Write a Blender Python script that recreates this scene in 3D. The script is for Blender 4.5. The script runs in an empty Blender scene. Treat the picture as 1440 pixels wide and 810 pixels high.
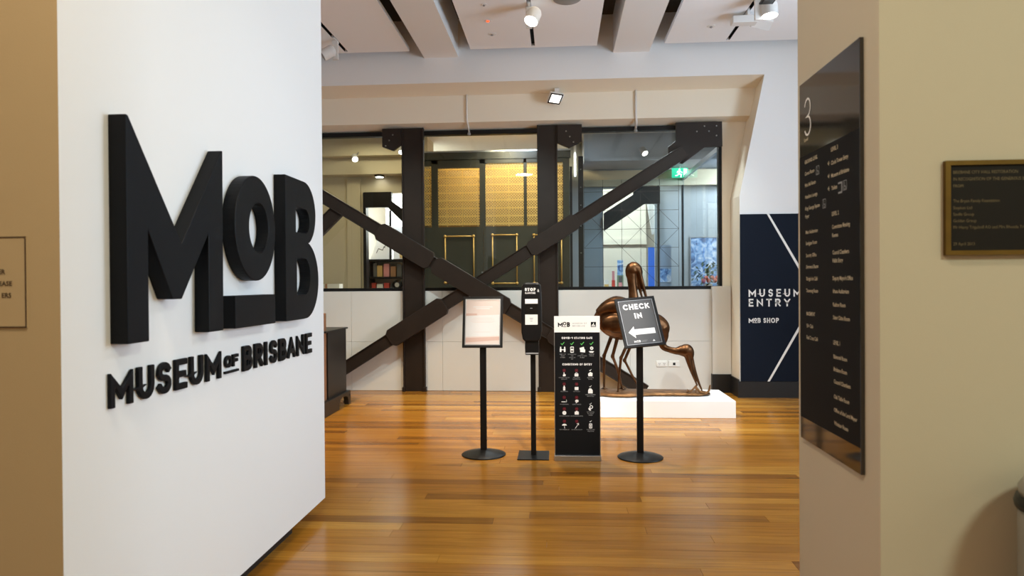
import bpy, bmesh, math, random
from mathutils import Vector, Matrix
random.seed(7)
PI = math.pi
C = bpy.context.scene.collection
scene = bpy.context.scene

# ------------------------------------------------------------------ camera, world, light, exposure
cam_data = bpy.data.cameras.new('camera')
cam_data.lens = 24.0
cam_data.sensor_width = 36.0
cam_data.clip_start = 0.05
cam_data.dof.use_dof = True
cam_data.dof.focus_distance = 6.0
cam_data.dof.aperture_fstop = 3.2
cam = bpy.data.objects.new('camera', cam_data)
C.objects.link(cam)
cam.location = (0, 0, 1.5)
cam.rotation_euler = (Matrix.Rotation(math.atan(65/960), 3, 'Z') @ Matrix.Rotation(PI/2 - math.radians(.40), 3, 'X')
                      @ Matrix.Rotation(-math.radians(.40), 3, 'Z')).to_euler()
scene.camera = cam

world = bpy.data.worlds.new('world')
scene.world = world
world.use_nodes = True
world.node_tree.nodes['Background'].inputs[0].default_value = (.7, .8, 1, 1)
world.node_tree.nodes['Background'].inputs[1].default_value = .05

vs = scene.view_settings
vs.view_transform = 'Standard'
vs.look = 'None'
vs.gamma = 1
vs.use_curve_mapping = False
vs.exposure = 0.05
scene.cycles.max_bounces = 10
scene.cycles.diffuse_bounces = 6
scene.cycles.glossy_bounces = 4
scene.cycles.transparent_max_bounces = 12
scene.cycles.caustics_reflective = False
scene.cycles.caustics_refractive = False
scene.cycles.sample_clamp_indirect = 4.0


def spot(name, loc, target, watts, angle, col=(1, .93, .84), blend=.6, size=.05):
    d = bpy.data.lights.new(name, 'SPOT')
    d.energy = watts
    d.color = col
    d.spot_size = math.radians(angle)
    d.spot_blend = blend
    d.shadow_soft_size = size
    o = bpy.data.objects.new(name, d)
    C.objects.link(o)
    o.location = loc
    o.rotation_euler = (Vector(target) - Vector(loc)).to_track_quat('-Z', 'Y').to_euler()
    return o


def area(name, loc, target, watts, sx, sy, col=(1, .95, .88)):
    d = bpy.data.lights.new(name, 'AREA')
    d.shape = 'RECTANGLE' if abs(sx-sy) > .01 or sx > 1 else 'DISK'
    d.size = sx
    d.size_y = sy
    d.energy = watts
    d.color = col
    o = bpy.data.objects.new(name, d)
    C.objects.link(o)
    o.location = loc
    o.rotation_euler = (Vector(target) - Vector(loc)).to_track_quat('-Z', 'Y').to_euler()
    return o


NEUTRAL = (1, .95, .9)
WARM = (1, .80, .55)
COOL = (.86, .92, 1)
# foyer spots: added fills as marked, the rest track spots aimed as the photograph's pools of light show
spot('foyer_spot', (2.15, 3.7, 4.42), (-1.55, 3.4, 1.72), 68, 34, (.97, 1, 1), 1.0)
spot('foyer_spot', (2.15, 4.9, 4.42), (-1.55, 3.2, .5), 40, 60, (.45, .70, 1), 1.0)
spot('foyer_spot', (2.15, 5.9, 4.42), (1.1, 7.9, .2), 500, 40, (.90, 1, 1))
spot('foyer_spot', (-.3, 6.9, 4.42), (.2, 7.3, 0), 420, 84, (1, .88, .72), 1.0)  # added to brighten the floor so its bounce lifts the ceiling
spot('foyer_spot', (-.3, 5.6, 4.42), (1.4, 8.1, .2), 360, 38, (.92, 1, .98))
spot('foyer_spot', (-.3, 6.6, 4.42), (-1.2, 9.4, .9), 330, 70, (.84, 1, 1), .9)
spot('foyer_spot', (2.15, 6.9, 4.42), (.9, 9.4, .9), 125, 70, (.9, 1, .95), .9)
spot('foyer_spot', (-2.75, 6.2, 4.42), (-3.0, 9.4, .8), 160, 70, (.95, 1, .9), .9)
spot('foyer_spot', (.6, 2.9, 4.42), (.03, 5.9, 1.2), 900, 24, (1, .95, .88))  # added front light for the faces of the stands
spot('foyer_spot', (-2.75, 6.9, 4.42), (-2.6, 7.3, 0), 520, 75, (1, .74, .40), .9)  # added warm spot; its floor bounce warms the left ceiling panel
area('foyer_fill', (.3, 6.2, 4.52), (.3, 6.2, 0), 8, 1.2, 3.6, (1, .8, .5))  # added area light for general fill, no fitting of the ceiling
# cool daylight fill through an added, unseen window in the right-hand wall
area('daylight_fill', (4.9, 4.8, 2.4), (0, 5.0, 3.8), 270, 2.6, 2.4, (.66, .82, 1))
# lamps of the lobby the camera stands in
area('lobby_lamp', (-.9, .8, 4.4), (-.9, .8, 0), 74, .45, .45, (1, .86, .66))
area('lobby_lamp', (2.6, -1.0, 4.4), (2.6, -1.0, 0), 135, .8, .8, (.86, 1, .84))
# lights of the room behind the glass, with one added fill
area('inner_light', (-3.2, 11.2, 4.02), (-3.2, 11.2, 0), 22, .8, .5, (1, .88, .60))
area('inner_light', (1.5, 10.2, 4.05), (1.6, 11.0, 0), 70, .8, .4, (.9, .96, 1))
area('inner_light', (3.3, 11.5, 3.3), (2.6, 12.9, 1.9), 60, .6, .6, (.92, .95, 1))  # added out of sight to brighten the dim right-hand wall
area('inner_light', (-.6, 10.6, 4.02), (-.6, 10.6, 0), 36, .4, .3, (.8, .9, 1))
area('shop_lamp', (-3.0, 12.85, 3.9), (-3.0, 13.2, 0), 320, .8, .5, (.8, .88, 1))
area('shop_lamp', (1.3, 12.9, 3.9), (1.3, 13.3, 0), 82, .8, .4, (1, .97, .86))
spot('lift_front_lamp', (-.9, 10.3, 4.02), (-.95, 11.5, 2.9), 70, 75, (1, .84, .52))


# ------------------------------------------------------------------ materials
def lin(c):
    return tuple((v/12.92 if v <= .04045 else ((v+.055)/1.055)**2.4) for v in (x/255 for x in c))


MATS = {}


def mat(name, rgb, rough=.5, metal=0.0, noise=0.0, nscale=8.0, bump=0.0, bscale=200.0, spec=.5, emit=None, estr=0.0):
    m = bpy.data.materials.new(name)
    m.use_nodes = True
    nt = m.node_tree
    b = nt.nodes['Principled BSDF']
    c = lin(rgb)
    b.inputs['Base Color'].default_value = (*c, 1)
    b.inputs['Roughness'].default_value = rough
    b.inputs['Metallic'].default_value = metal
    b.inputs['Specular IOR Level'].default_value = spec
    geo = None
    if noise or bump:
        geo = nt.nodes.new('ShaderNodeNewGeometry')
    if noise:
        n = nt.nodes.new('ShaderNodeTexNoise')
        n.inputs['Scale'].default_value = nscale
        n.inputs['Detail'].default_value = 4
        nt.links.new(geo.outputs['Position'], n.inputs['Vector'])
        r = nt.nodes.new('ShaderNodeValToRGB')
        r.color_ramp.elements[0].position = .3
        r.color_ramp.elements[1].position = .7
        r.color_ramp.elements[0].color = (*[max(0, v*(1-noise)) for v in c], 1)
        r.color_ramp.elements[1].color = (*[min(1, v*(1+noise)) for v in c], 1)
        nt.links.new(n.outputs['Fac'], r.inputs['Fac'])
        nt.links.new(r.outputs['Color'], b.inputs['Base Color'])
    if bump:
        n2 = nt.nodes.new('ShaderNodeTexNoise')
        n2.inputs['Scale'].default_value = bscale
        nt.links.new(geo.outputs['Position'], n2.inputs['Vector'])
        bp = nt.nodes.new('ShaderNodeBump')
        bp.inputs['Strength'].default_value = bump
        bp.inputs['Distance'].default_value = .002
        nt.links.new(n2.outputs['Fac'], bp.inputs['Height'])
        nt.links.new(bp.outputs['Normal'], b.inputs['Normal'])
    if emit:
        b.inputs['Emission Color'].default_value = (*lin(emit), 1)
        b.inputs['Emission Strength'].default_value = estr
    MATS[name] = m
    return m


def glass_mat(name, tint=(1, 1, 1), ior=1.5):
    m = bpy.data.materials.new(name)
    m.use_nodes = True
    nt = m.node_tree
    for n in list(nt.nodes):
        nt.nodes.remove(n)
    out = nt.nodes.new('ShaderNodeOutputMaterial')
    mix = nt.nodes.new('ShaderNodeMixShader')
    tr = nt.nodes.new('ShaderNodeBsdfTransparent')
    gl = nt.nodes.new('ShaderNodeBsdfGlossy')
    fr = nt.nodes.new('ShaderNodeFresnel')
    fr.inputs['IOR'].default_value = ior
    tr.inputs['Color'].default_value = (*tint, 1)
    gl.inputs['Roughness'].default_value = .0
    geo = nt.nodes.new('ShaderNodeNewGeometry')
    inv = nt.nodes.new('ShaderNodeMath')
    inv.operation = 'SUBTRACT'
    inv.inputs[0].default_value = 1
    nt.links.new(geo.outputs['Backfacing'], inv.inputs[1])
    mul = nt.nodes.new('ShaderNodeMath')
    mul.operation = 'MULTIPLY'
    nt.links.new(fr.outputs[0], mul.inputs[0])
    nt.links.new(inv.outputs[0], mul.inputs[1])
    nt.links.new(mul.outputs[0], mix.inputs[0])
    nt.links.new(tr.outputs[0], mix.inputs[1])
    nt.links.new(gl.outputs[0], mix.inputs[2])
    nt.links.new(mix.outputs[0], out.inputs[0])
    MATS[name] = m
    return m


def wood_floor_mat():
    m = bpy.data.materials.new('floor_timber')
    m.use_nodes = True
    nt = m.node_tree
    b = nt.nodes['Principled BSDF']
    info = nt.nodes.new('ShaderNodeObjectInfo')
    ramp = nt.nodes.new('ShaderNodeValToRGB')
    cr = ramp.color_ramp
    cr.interpolation = 'LINEAR'
    cols = [(0, (122, 75, 22)), (.10, (138, 88, 27)), (.3, (160, 105, 34)), (.6, (168, 112, 38)), (.88, (176, 120, 42)), (1, (188, 136, 58))]
    cr.elements[0].position = 0
    cr.elements[0].color = (*lin(cols[0][1]), 1)
    cr.elements[1].position = 1
    cr.elements[1].color = (*lin(cols[-1][1]), 1)
    for p, c in cols[1:-1]:
        e = cr.elements.new(p)
        e.color = (*lin(c), 1)
    nt.links.new(info.outputs['Random'], ramp.inputs['Fac'])
    geo = nt.nodes.new('ShaderNodeNewGeometry')
    mp = nt.nodes.new('ShaderNodeMapping')
    mp.inputs['Scale'].default_value = (1.2, 26, 1)
    nt.links.new(geo.outputs['Position'], mp.inputs['Vector'])
    n = nt.nodes.new('ShaderNodeTexNoise')
    n.inputs['Scale'].default_value = 1.6
    n.inputs['Detail'].default_value = 6
    n.inputs['Distortion'].default_value = .6
    nt.links.new(mp.outputs[0], n.inputs['Vector'])
    mr = nt.nodes.new('ShaderNodeMapRange')
    mr.inputs['From Min'].default_value = .3
    mr.inputs['From Max'].default_value = .7
    mr.inputs['To Min'].default_value = .74
    mr.inputs['To Max'].default_value = 1.18
    nt.links.new(n.outputs['Fac'], mr.inputs['Value'])
    mul = nt.nodes.new('ShaderNodeVectorMath')
    mul.operation = 'SCALE'
    nt.links.new(ramp.outputs['Color'], mul.inputs[0])
    nt.links.new(mr.outputs[0], mul.inputs['Scale'])
    nt.links.new(mul.outputs[0], b.inputs['Base Color'])
    b.inputs['Roughness'].default_value = .21
    b.inputs['Specular IOR Level'].default_value = .36
    MATS['floor_timber'] = m
    return m


wood_floor_mat()
mat('white_paint', (236, 235, 233), .6, bump=.12, bscale=260)
mat('tan_paint', (194, 182, 158), .7, bump=.15, bscale=260)
mat('brown_tan_paint', (184, 160, 122), .7, bump=.15, bscale=260)
mat('back_white', (214, 211, 204), .45, noise=.02, nscale=2)
mat('ceiling_white', (244, 244, 245), .8, bump=.1)
mat('dark_void', (60, 50, 38), .9)
mat('letter_black', (7, 8, 11), .5, noise=.1, nscale=4, spec=.16)
mat('black_satin', (14, 13, 13), .42, spec=.28)
mat('black_matte', (9, 9, 10), .7, spec=.2)
mat('black_gloss', (16, 16, 17), .08)
mat('smoked_glass', (48, 46, 42), .06, spec=.8)
mat('skirting_black', (22, 21, 21), .45)
mat('steel_brown', (38, 29, 23), .45, noise=.12, nscale=6, spec=.3)
mat('bolt_steel', (150, 146, 140), .35, 1)
mat('navy_panel', (14, 22, 36), .7, spec=.15)
mat('print_white', (238, 236, 232), .6)
mat('print_cream', (206, 190, 160), .6)
mat('print_grey', (150, 150, 150), .6)
mat('print_green', (90, 190, 90), .6)
mat('print_red', (130, 20, 36), .6)
mat('print_dark', (70, 52, 34), .7)
mat('chalk_grey', (74, 74, 75), .55)
mat('header_white', (236, 234, 228), .45)
mat('silver', (176, 178, 182), .32, .9)
mat('brass', (112, 86, 40), .42, .9, noise=.15, nscale=14)
mat('plaque_dark', (24, 18, 11), .6, spec=.2)
mat('plaque_text', (120, 104, 76), .4, .6)
mat('bronze', (88, 60, 39), .40, 1, noise=.55, nscale=7, bump=.35, bscale=60)
mat('bronze_dark', (124, 88, 56), .45, .9, noise=.45, nscale=12, bump=.5, bscale=50)
mat('plinth_white', (240, 239, 236), .55)
mat('socket_white', (232, 231, 226), .35)
mat('fixture_white', (226, 224, 220), .4)
mat('lamp_lens', (255, 255, 255), .3, emit=(255, 248, 236), estr=14)
mat('red_led', (220, 60, 40), .3, emit=(255, 70, 30), estr=3)
mat('grey_plastic', (150, 148, 145), .5)
mat('cabinet_black', (30, 27, 25), .42)
mat('counter_wood', (150, 104, 70), .5, noise=.18, nscale=5)
mat('bin_grey', (132, 128, 118), .4, noise=.05)
mat('inner_beige', (196, 184, 156), .6)
mat('inner_white', (222, 216, 202), .6)
mat('inner_ceiling', (206, 204, 198), .7)
mat('inner_blue', (150, 160, 172), .6)
mat('tile_grey', (160, 166, 168), .4)
mat('lift_dark', (50, 48, 36), .35)
mat('lift_gold', (112, 84, 40), .5)
mat('gold_lattice', (222, 186, 108), .5, .3)
mat('brass_bright', (196, 154, 80), .4, .4)
mat('cream_paint', (238, 228, 208), .6, bump=.12, bscale=260)
mat('lamp_lens_soft', (255, 255, 255), .3, emit=(255, 248, 236), estr=2.5)
mat('led_strip', (255, 255, 255), .3, emit=(240, 246, 255), estr=8)
mat('exit_green', (20, 130, 95), .4, emit=(40, 190, 150), estr=1.4)
mat('exit_white', (240, 255, 250), .4, emit=(225, 255, 245), estr=1.6)
mat('glow_blue', (40, 80, 160), .3, emit=(50, 110, 210), estr=.7)  # banner blue with a glow put into the colour, no lamp
mat('poster_pink', (250, 232, 222), .4)
mat('poster_band', (236, 200, 184), .4)
mat('poster_white', (252, 250, 247), .4)
for i, c in enumerate([(214, 74, 60), (240, 236, 228), (96, 94, 92), (214, 176, 110), (120, 140, 112), (226, 150, 150), (60, 90, 150), (170, 122, 84)]):
    mat('goods_%d' % i, c, .5)
mat('leaf_green', (60, 84, 48), .6)
mat('flower_orange', (214, 96, 70), .6)
glass_mat('window_glass', (.94, .97, .96))
glass_mat('frame_glass', (.97, .97, .97))
glass_mat('partition_glass', (.86, .92, .97), 1.25)


def painting_mat():
    m = mat('painting_blue', (120, 150, 190), .5)
    nt = m.node_tree
    b = nt.nodes['Principled BSDF']
    g = nt.nodes.new('ShaderNodeNewGeometry')
    n = nt.nodes.new('ShaderNodeTexNoise')
    n.inputs['Scale'].default_value = 7
    n.inputs['Detail'].default_value = 5
    n.inputs['Distortion'].default_value = 1.5
    nt.links.new(g.outputs['Position'], n.inputs['Vector'])
    r = nt.nodes.new('ShaderNodeValToRGB')
    cr = r.color_ramp
    cr.elements[0].position = .35
    cr.elements[0].color = (*lin((50, 80, 130)), 1)
    cr.elements[1].position = .68
    cr.elements[1].color = (*lin((226, 232, 240)), 1)
    e = cr.elements.new(.5)
    e.color = (*lin((130, 170, 215)), 1)
    nt.links.new(n.outputs['Fac'], r.inputs['Fac'])
    nt.links.new(r.outputs['Color'], b.inputs['Base Color'])


painting_mat()


# ------------------------------------------------------------------ helpers
class Frame:
    """a local frame: origin, right, up, normal"""
    def __init__(s, o, r=(1, 0, 0), u=(0, 0, 1), n=None):
        s.o, s.r, s.u = Vector(o), Vector(r), Vector(u)
        s.n = Vector(n) if n else s.r.cross(s.u)

    def p(s, a, b, c=0):
        return s.o + a*s.r + b*s.u + c*s.n


class MB:
    def __init__(s):
        s.v, s.f, s.mi = [], [], []
        s.m = 0

    def add(s, vs_, fs):
        o = len(s.v)
        s.v += [tuple(x) for x in vs_]
        for f in fs:
            s.f.append([o+i for i in f])
            s.mi.append(s.m)

    def box(s, x0, x1, y0, y1, z0, z1):
        s.add([(x0, y0, z0), (x1, y0, z0), (x1, y1, z0), (x0, y1, z0), (x0, y0, z1), (x1, y0, z1), (x1, y1, z1), (x0, y1, z1)],
              [(0, 3, 2, 1), (4, 5, 6, 7), (0, 1, 5, 4), (1, 2, 6, 5), (2, 3, 7, 6), (3, 0, 4, 7)])
        return s

    def fbox(s, fr, a0, a1, b0, b1, c0, c1):
        s.add([fr.p(a, b, c) for c in (c0, c1) for a, b in ((a0, b0), (a1, b0), (a1, b1), (a0, b1))],
              [(0, 3, 2, 1), (4, 5, 6, 7), (0, 1, 5, 4), (1, 2, 6, 5), (2, 3, 7, 6), (3, 0, 4, 7)])
        return s

    def poly(s, fr, pts, c0, c1=None):
        """flat polygon at c0, or a prism between c0 and c1 (c1 towards the viewer)"""
        n = len(pts)
        ar = sum(pts[i][0]*pts[(i+1) % n][1]-pts[(i+1) % n][0]*pts[i][1] for i in range(n))
        if ar < 0:
            pts = pts[::-1]
        if c1 is None:
            s.add([fr.p(a, b, c0) for a, b in pts], [list(range(n))])
        else:
            s.add([fr.p(a, b, c0) for a, b in pts]+[fr.p(a, b, c1) for a, b in pts],
                  [list(range(n))[::-1], list(range(n, 2*n))]+[(i, (i+1) % n, n+(i+1) % n, n+i) for i in range(n)])
        return s

    def ring(s, fr, outer, inner, c0, c1=None):
        """closed band between two loops of the same length"""
        n = len(outer)
        if c1 is None:
            s.add([fr.p(a, b, c0) for a, b in outer]+[fr.p(a, b, c0) for a, b in inner],
                  [(i, (i+1) % n, n+(i+1) % n, n+i) for i in range(n)])
            return s
        s.add([fr.p(a, b, c0) for a, b in outer]+[fr.p(a, b, c0) for a, b in inner]
              + [fr.p(a, b, c1) for a, b in outer]+[fr.p(a, b, c1) for a, b in inner],
              [q for i in range(n) for j in [(i+1) % n] for q in
               ((i, n+i, n+j, j), (2*n+i, 2*n+j, 3*n+j, 3*n+i), (i, j, 2*n+j, 2*n+i), (n+i, 3*n+i, 3*n+j, n+j))])
        return s

    def lathe(s, o, prof, n=24, axis=(0, 0, 1)):
        """profile of (radius, height) turned around an axis"""
        q = Vector(axis).normalized().to_track_quat('Z', 'Y')
        o = Vector(o)
        vs_ = []
        for r, h in prof:
            for k in range(n):
                a = 2*PI*k/n
                vs_.append(o + q @ Vector((r*math.cos(a), r*math.sin(a), h)))
        fs = [(i*n+k, i*n+(k+1) % n, (i+1)*n+(k+1) % n, (i+1)*n+k) for i in range(len(prof)-1) for k in range(n)]
        fs += [list(range(n))[::-1], [(len(prof)-1)*n+k for k in range(n)]]
        s.add(vs_, fs)
        return s

    def tube(s, pts, rad, n=8, flat=None):
        """swept tube; rad a number or a list; flat scales the section across Y"""
        pts = [Vector(p) for p in pts]
        rads = rad if isinstance(rad, (list, tuple)) else [rad]*len(pts)
        vs_ = []
        up = None
        for i, p in enumerate(pts):
            t = (pts[min(i+1, len(pts)-1)]-pts[max(i-1, 0)]).normalized()
            if up is None:
                up = Vector((0, 1, 0)) if abs(t.y) < .9 else Vector((1, 0, 0))
            a = (up - up.dot(t)*t).normalized()
            b = t.cross(a)
            up = a
            for k in range(n):
                w = 2*PI*k/n
                vs_.append(p + rads[i]*(math.cos(w)*a*(flat or 1) + math.sin(w)*b))
        m = len(pts)
        fs = [(i*n+k, i*n+(k+1) % n, (i+1)*n+(k+1) % n, (i+1)*n+k) for i in range(m-1) for k in range(n)]
        fs += [list(range(n))[::-1], [(m-1)*n+k for k in range(n)]]
        s.add(vs_, fs)
        return s

    def ball(s, c, r, nu=12, nv=8, sc=(1, 1, 1)):
        prof = [(max(r*math.sin(PI*i/nv), r*.02), -r*math.cos(PI*i/nv)) for i in range(nv+1)]
        o = len(s.v)
        s.lathe((0, 0, 0), prof, nu)
        for i in range(o, len(s.v)):
            v = s.v[i]
            s.v[i] = (c[0]+v[0]*sc[0], c[1]+v[1]*sc[1], c[2]+v[2]*sc[2])
        return s

    def build(s, name, mats, parent=None, bevel=0, smooth=False, base=None):
        me = bpy.data.meshes.new(name)
        if base is None and parent is not None:
            base = BASE.get(parent.name, Vector((0, 0, 0)))
        base = Vector(base) if base is not None else Vector((0, 0, 0))
        me.from_pydata([tuple(Vector(v)-base) for v in s.v], [], s.f)
        if not isinstance(mats, (list, tuple)):
            mats = [mats]
        for m in mats:
            me.materials.append(MATS[m])
        for p, i in zip(me.polygons, s.mi):
            p.material_index = i
            p.use_smooth = smooth
        bm = bmesh.new()
        bm.from_mesh(me)
        bmesh.ops.recalc_face_normals(bm, faces=[f for f in bm.faces])
        bm.to_mesh(me)
        bm.free()
        o = bpy.data.objects.new(name, me)
        C.objects.link(o)
        if parent is not None:
            o.parent = parent
            BASE[o.name] = base
        else:
            o.location = base
            BASE[o.name] = base
        if bevel:
            md = o.modifiers.new('bevel', 'BEVEL')
            md.width = bevel
            md.segments = 2
            md.limit_method = 'ANGLE'
            md.angle_limit = math.radians(40)
        return o


BASE = {}


def thing(name, label, cat, loc=(0, 0, 0), group=None):
    o = bpy.data.objects.new(name, None)
    C.objects.link(o)
    o.location = loc
    o.empty_display_size = .1
    o['label'] = label
    o['category'] = cat
    if group:
        o['group'] = group
    BASE[o.name] = Vector(loc)
    return o


def tag(o, label, cat, group=None):
    o['label'] = label
    o['category'] = cat
    if group:
        o['group'] = group
    return o


def struct(o):
    o['kind'] = 'structure'
    return o


def ell(cx, cz, rx, rz, n=48, a0=0, a1=2*PI, closed=True):
    k = n if closed else n+1
    return [(cx+rx*math.cos(a0+(a1-a0)*i/n), cz+rz*math.sin(a0+(a1-a0)*i/n)) for i in range(k)]


def rrect(x0, x1, z0, z1, r, n=5):
    out = []
    for cx, cz, a in ((x1-r, z1-r, 0), (x0+r, z1-r, PI/2), (x0+r, z0+r, PI), (x1-r, z0+r, 1.5*PI)):
        out += [(cx+r*math.cos(a+PI/2*i/n), cz+r*math.sin(a+PI/2*i/n)) for i in range(n+1)]
    return out


# ---- stroke lettering: every letter is a set of centre lines in a unit box, drawn with a pen of width w
def arc(cx, cz, rx, rz, d0, d1, n=10):
    return [(cx+rx*math.cos(math.radians(d0+(d1-d0)*i/n)), cz+rz*math.sin(math.radians(d0+(d1-d0)*i/n))) for i in range(n+1)]


def round_s():
    return arc(.5, .755, .46, .245, 25, 200, 9)[:-1]+arc(.5, .755, .5, .245, 200, 270, 4)[:-1]+arc(.5, .255, .5, .255, 90, 0, 5)[:-1]+arc(.5, .255, .48, .255, 0, -155, 9)


GLYPH = {
    'A': (.86, [[(0, 0), (.5, 1), (1, 0)], [(.2, .3), (.8, .3)]]),
    'B': (.72, [[(0, 0), (0, 1), (.55, 1)]+arc(.55, .77, .38, .23, 90, -90, 8)+[(0, .54)], [(.55, .54)]+arc(.55, .27, .45, .27, 90, -90, 8)+[(0, 0)]]),
    'C': (.9, [arc(.55, .5, .55, .5, 50, 310, 16)]),
    'D': (.82, [[(0, 0), (0, 1), (.45, 1)]+arc(.45, .5, .55, .5, 90, -90, 12)+[(0, 0)]]),
    'E': (.64, [[(1, 1), (0, 1), (0, 0), (1, 0)], [(0, .5), (.85, .5)]]),
    'F': (.62, [[(1, 1), (0, 1), (0, 0)], [(0, .5), (.85, .5)]]),
    'G': (.92, [arc(.5, .5, .5, .5, 50, 340, 16)+[(1, .42), (.6, .42)]]),
    'H': (.8, [[(0, 0), (0, 1)], [(1, 0), (1, 1)], [(0, .5), (1, .5)]]),
    'I': (.0, [[(0, 0), (0, 1)]]),
    'K': (.78, [[(0, 0), (0, 1)], [(.95, 1), (.08, .45)], [(.35, .62), (1, 0)]]),
    'M': (1.0, [[(0, 0), (0, 1), (.5, .3), (1, 1), (1, 0)]]),
    'N': (.82, [[(0, 0), (0, 1), (1, 0), (1, 1)]]),
    'O': (.98, [arc(.5, .5, .5, .5, 0, 360, 24)]),
    'P': (.7, [[(0, 0), (0, 1), (.55, 1)]+arc(.55, .73, .45, .27, 90, -90, 8)+[(0, .46)]]),
    'R': (.74, [[(0, 0), (0, 1), (.55, 1)]+arc(.55, .73, .43, .27, 90, -90, 8)+[(0, .46)], [(.5, .46), (1, 0)]]),
    'S': (.64, [round_s()]),
    'T': (.74, [[(0, 1), (1, 1)], [(.5, 1), (.5, 0)]]),
    'U': (.78, [[(0, 1), (0, .4)]+arc(.5, .4, .5, .4, 180, 360, 12)+[(1, 1)]]),
    'V': (.86, [[(0, 1), (.5, 0), (1, 1)]]),
    'Y': (.84, [[(0, 1), (.5, .45), (1, 1)], [(.5, .45), (.5, 0)]]),
    'Z': (.74, [[(0, 1), (1, 1), (0, 0), (1, 0)]]),
    '1': (.22, [[(0, .78), (1, 1), (1, 0)]]),
    '9': (.66, [arc(.5, .68, .5, .32, 0, 360, 14), [(1, .68), (.55, 0)]]),
    '-': (.36, [[(0, .48), (1, .48)]]),
    '&': (.8, [[(1, 0), (.28, .72)]+arc(.45, .82, .2, .18, 200, -30, 8)+[(.2, .45)]+arc(.38, .25, .36, .25, 140, 300, 8)+[(.95, .5)]]),
}


def strip(pts, w, zmin, zmax, cap=True):
    """a pen stroke along pts -> list of quads as point loops, mitred, ends squared, clipped to the letter's height"""
    n = len(pts)
    P = [Vector(p) for p in pts]
    closed = (P[0]-P[-1]).length < 1e-6 and n > 3
    if closed:
        P = P[:-1]
        n -= 1
    elif cap:
        P[0] = P[0]+(P[0]-P[1]).normalized()*w/2
        P[-1] = P[-1]+(P[-1]-P[-2]).normalized()*w/2
    L, R_ = [], []
    for i in range(n):
        a = P[i-1] if (i > 0 or closed) else None
        b = P[(i+1) % n] if (i < n-1 or closed) else None
        if a is None:
            t = (b-P[i]).normalized()
            m, k = Vector((-t.y, t.x)), 1
        elif b is None:
            t = (P[i]-a).normalized()
            m, k = Vector((-t.y, t.x)), 1
        else:
            t1, t2 = (P[i]-a).normalized(), (b-P[i]).normalized()
            n1, n2 = Vector((-t1.y, t1.x)), Vector((-t2.y, t2.x))
            m = (n1+n2)
            if m.length < 1e-4:
                m = n1
            m.normalize()
            k = min(1/max(m.dot(n1), .05), 4.0)
        L.append(P[i]+m*k*w/2)
        R_.append(P[i]-m*k*w/2)
    cl = lambda v: (v.x, min(max(v.y, zmin), zmax))
    out = []
    for i in range(n if closed else n-1):
        j = (i+1) % n
        out.append([cl(L[i]), cl(R_[i]), cl(R_[j]), cl(L[j])])
    return out


def glyph_quads(ch, x, z, h, w, wide=1.0):
    """-> quads, advance width"""
    gw, lines = GLYPH[ch]
    gw = gw*wide*h
    W = max(gw, w) if gw > 0 else w
    qs = []
    for ln in lines:
        pts = [(x+w/2+(p[0]*(W-w) if gw > 0 else 0), z+w/2+p[1]*(h-w)) for p in ln]
        qs += strip(pts, w, z, z+h)
    return qs, W


def letters(fr, text, parent, mt, x, z, h, w, gap, c, wide=1.0, align='l', space=.45):
    """flat display letters, one part each"""
    tot = sum((space*h if ch == ' ' else max(GLYPH[ch][0]*wide*h, w)+gap) for ch in text)-gap
    if align == 'c':
        x -= tot/2
    for ch in text:
        if ch == ' ':
            x += space*h
            continue
        m = MB()
        qs, W_ = glyph_quads(ch, x, z, h, w, wide)
        for q in qs:
            ar = sum(q[i][0]*q[(i+1) % 4][1]-q[(i+1) % 4][0]*q[i][1] for i in range(4))
            if abs(ar) > 1e-12:
                m.poly(fr, q, c)
        fine(m.build('letter', mt, parent))
        x += W_+gap


def fine(o):
    o['kind'] = 'stuff'
    return o


def stroke_text(mb, fr, text, x, z, h, w, gap, c0, c1=None, wide=1.0, align='l', space=.45):
    tot = 0
    for ch in text:
        tot += (space*h if ch == ' ' else max(GLYPH[ch][0]*wide*h, w)+gap)
    tot -= gap
    if align == 'c':
        x -= tot/2
    for ch in text:
        if ch == ' ':
            x += space*h
            continue
        qs, W = glyph_quads(ch, x, z, h, w, wide)
        for q in qs:
            ar = sum(q[i][0]*q[(i+1) % 4][1]-q[(i+1) % 4][0]*q[i][1] for i in range(4))
            if abs(ar) > 1e-12:
                mb.poly(fr, q, c0, c1)
        x += W+gap
    return x


_text_cache = {}


def small_text(mb, fr, s, x, z, size, c, align='l', bold=.0, sx=1.0):
    """small print set in Blender's own font, flat, cap height about .7*size"""
    key = (s, bold)
    if key not in _text_cache:
        cu = bpy.data.curves.new('t', 'FONT')
        cu.body = s
        cu.size = 1
        cu.resolution_u = 2
        cu.offset = bold
        to = bpy.data.objects.new('t', cu)
        C.objects.link(to)
        bpy.context.view_layer.update()
        dg = bpy.context.evaluated_depsgraph_get()
        me = bpy.data.meshes.new_from_object(to.evaluated_get(dg))
        _text_cache[key] = ([tuple(v.co) for v in me.vertices], [list(p.vertices) for p in me.polygons])
        bpy.data.objects.remove(to)
        bpy.data.curves.remove(cu)
        bpy.data.meshes.remove(me)
    v, f = _text_cache[key]
    if not v:
        return 0
    w = max(p[0] for p in v)*size*sx
    off = {'l': 0, 'c': -w/2, 'r': -w}[align]
    mb.add([fr.p(x+off+p[0]*size*sx, z+p[1]*size, c) for p in v], f)
    return w


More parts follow.
